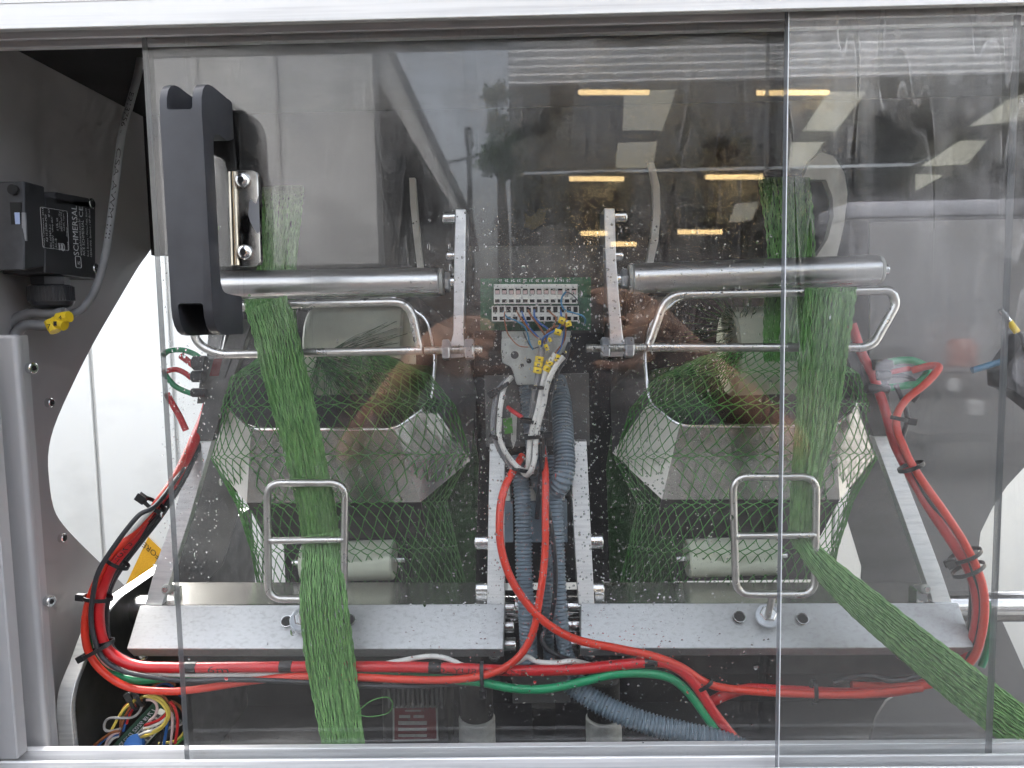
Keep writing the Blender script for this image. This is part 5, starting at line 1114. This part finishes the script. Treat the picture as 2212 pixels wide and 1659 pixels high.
# ================================================================== THE PHOTOGRAPHER, SEEN ONLY AS A REFLECTION
def caps(chains):
    mb = MB()
    for ch in chains:
        pts_ = [Vector(c[0]) for c in ch]; rr_ = [c[1] for c in ch]
        d0 = (pts_[0] - pts_[1]).normalized(); d1 = (pts_[-1] - pts_[-2]).normalized()
        q = [pts_[0] + d0 * rr_[0] * .95, pts_[0] + d0 * rr_[0] * .6] + pts_ + [pts_[-1] + d1 * rr_[-1] * .6, pts_[-1] + d1 * rr_[-1] * .95]
        mb.tube(q, [rr_[0] * .3, rr_[0] * .8] + rr_ + [rr_[-1] * .8, rr_[-1] * .3], 14)
    return mb
def blobmesh(name, chains, m, parent, vox):
    o = obj(name, caps(chains), M[m], parent); r_ = o.modifiers.new('skin', 'REMESH'); r_.mode = 'VOXEL'; r_.voxel_size = vox; r_.use_smooth_shade = True
    sm = o.modifiers.new('smooth', 'SMOOTH'); sm.iterations = 4; sm.factor = .5; return o
def mi(u_, v_, d): return MIR(u_, v_, d)
pr = thing('person', 'person in a dark shirt holding up a phone with both hands, seen only mirrored', 'person', mi(1150, 1900, 1.75))
hd = mi(1200, 640, 1.66); nk = mi(1198, 775, 1.70)
wl_, el_, sl_ = mi(900, 790, 1.27), mi(770, 985, 1.44), mi(1010, 880, 1.72)
wr_, er_, sr_ = mi(1450, 725, 1.27), mi(1690, 965, 1.46), mi(1390, 880, 1.72)
ch = [[(hd + Vector((0, 0, .06)), .075), (hd, .082), (hd + Vector((0, .02, -.07)), .058)], [(hd, .055), (nk, .055), (nk + Vector((0, 0, -.05)), .06)],
      [(hd + Vector((0, .085, -.01)), .012), (hd + Vector((0, .098, -.03)), .014)],
      [(hd + Vector((-.082, 0, .005)), .014), (hd + Vector((-.084, -.005, -.03)), .012)], [(hd + Vector((.082, 0, .005)), .014), (hd + Vector((.084, -.005, -.03)), .012)],
      [(el_, .047), (el_.lerp(wl_, .35), .046), (wl_, .029), (mi(945, 750, 1.25), .034), (mi(985, 735, 1.245), .030)],
      [(er_, .049), (er_.lerp(wr_, .35), .047), (wr_, .030), (mi(1420, 700, 1.25), .035), (mi(1385, 705, 1.245), .030)]]
for f_ in (((940, 712), (985, 690), (1030, 690), (1062, 702)), ((935, 730), (985, 715), (1035, 716), (1068, 726)), ((945, 752), (990, 745), (1035, 744), (1062, 750)), ((955, 775), (995, 772), (1030, 772), (1052, 775))):
    ch.append([(mi(a, b, 1.245 - .012 * k), .0095 - .0008 * k) for k, (a, b) in enumerate(f_)])
ch.append([(mi(930, 790, 1.26), .014), (mi(985, 805, 1.25), .012), (mi(1045, 805, 1.25), .010), (mi(1085, 798, 1.25), .009)])
for f_ in (((1430, 665), (1390, 640), (1330, 628), (1282, 630)), ((1425, 685), (1385, 662), (1335, 652), (1296, 655)), ((1420, 710), (1380, 695), (1340, 690), (1305, 694)), ((1415, 735), (1385, 726), (1350, 722), (1322, 724))):
    ch.append([(mi(a, b, 1.245 - .012 * k), .0095 - .0008 * k) for k, (a, b) in enumerate(f_)])
ch.append([(mi(1420, 750, 1.26), .014), (mi(1385, 785, 1.25), .012), (mi(1335, 795, 1.25), .010), (mi(1292, 788, 1.25), .009)])
blobmesh('body', ch, 'skin', pr, .0055)
waist = mi(1200, 1250, 1.78); hip = mi(1200, 1500, 1.80)
blobmesh('shirt', [[(sl_ + Vector((.06, 0, 0)), .075), (sr_ - Vector((.06, 0, 0)), .075)], [(nk + Vector((-.05, -.02, -.09)), .12), (waist + Vector((-.07, 0, 0)), .12), (hip + Vector((-.06, 0, 0)), .12)], [(nk + Vector((.05, -.02, -.09)), .12), (waist + Vector((.07, 0, 0)), .12), (hip + Vector((.06, 0, 0)), .12)],
                   [(sl_, .07), (sl_.lerp(el_, .45), .062), (sl_.lerp(el_, .75), .06)], [(sr_, .07), (sr_.lerp(er_, .45), .062), (sr_.lerp(er_, .75), .06)]], 'shirt', pr, .012)
zf = -1.14
blobmesh('trousers', [[(hip + Vector((s_ * .09, 0, 0)), .105), (Vector((hip.x + s_ * .10, hip.y + .02, (hip.z + zf) / 2)), .08), (Vector((hip.x + s_ * .11, hip.y, zf + .06)), .055), (Vector((hip.x + s_ * .11, hip.y + .12, zf + .04)), .045)] for s_ in (-1, 1)], 'shirt', pr, .014)
blobmesh('hair', [[(hd + Vector((0, .0, .08)), .080), (hd + Vector((0, .012, .045)), .088), (hd + Vector((0, -.02, .0)), .088), (hd + Vector((0, -.04, -.04)), .075)], [(hd + Vector((-.05, .055, .05)), .035), (hd + Vector((0, .075, .03)), .034), (hd + Vector((.05, .055, .05)), .035)]], 'hair', pr, .007)
for s_ in (-1, 1): obj('eye', MB().dome(hd + Vector((s_ * .032, .070, .012)), (0, 1, 0), .012, .006), M['print'], pr)
ph = thing('phone', 'dark phone held sideways in both hands, seen only mirrored', 'phone', mi(1175, 770, 1.222))
a, b = mi(1062, 762, 1.224), mi(1296, 640, 1.224)
yph = CAM.y - .006
obj('case', MB().box((min(a.x, b.x), yph - .009, a.z), (max(a.x, b.x), yph, b.z), .003, 2), M['black'], ph)
bp = obj('camera_bump', MB().box((-.016, yph - .0001, -.016), (.020, yph + .0018, .020), .0012), M['blackmatt'], ph)
for x_, z_ in ((0, 0), (0, .012), (.010, .006)): obj('lens', MB().cyl((x_, yph + .0015, z_), (x_, yph + .003, z_), .005, 20), M['label'], bp)

# ================================================================== SMALL THINGS AT THE RIGHT EDGE
t = thing('sensor', 'slim metal sensor with a yellow band at the right edge', 'sensor', P(2180, 715, .16))
a, b = P(2160, 668, .16), P(2196, 716, .16)
obj('barrel', MB().cyl(a, b, px(6, .16), 14, bev=.0006), M['screw'], t); obj('yellow_band', MB().cyl(a.lerp(b, .55), a.lerp(b, 1.02), px(7, .16), 14), M['yellow'], t)
hose('sensor_cable', [(2194, 713), (2206, 725), (2212, 745), (2222, 780)], 4.5, 'blackcable', 'black cable of the sensor at the right edge', 'cable', y=.16)
hose('air_hose', [(2100, 800), (2140, 788), (2172, 778), (2215, 760)], 7, 'wire_cyan', 'blue hose running off the right edge', 'hose', y=.2)
single('black_clamp', MB().prism(V2([(2168, 800), (2222, 720), (2260, 740), (2260, 900), (2190, 845), (2170, 838)], .19), (0, .03, 0), .001), M['blackmatt'], 'black angled clamp at the right edge below the sensor', 'clamp')

hose('power_cable', [(455, 900, .24), (420, 985, .19), (360, 1088, .125), (310, 1150, .108), (262, 1215, .1), (236, 1262, .099), (222, 1310, .1), (222, 1360, .1), (236, 1402, .104), (270, 1428, .11), (330, 1446, .115), (420, 1452, .115)], 5, 'blackcable', 'black cable lying on the red hose of the left loop', 'cable', y=.1)
hose('power_cable', [(1925, 900, .2), (1945, 975, .17), (1985, 1045, .145), (2035, 1120, .128), (2078, 1190, .116), (2110, 1260, .11), (2118, 1320, .108), (2106, 1390, .112), (2075, 1440, .12)], 5, 'blackcable', 'thin black cable between the two red hoses of the right loop', 'cable', y=.12)
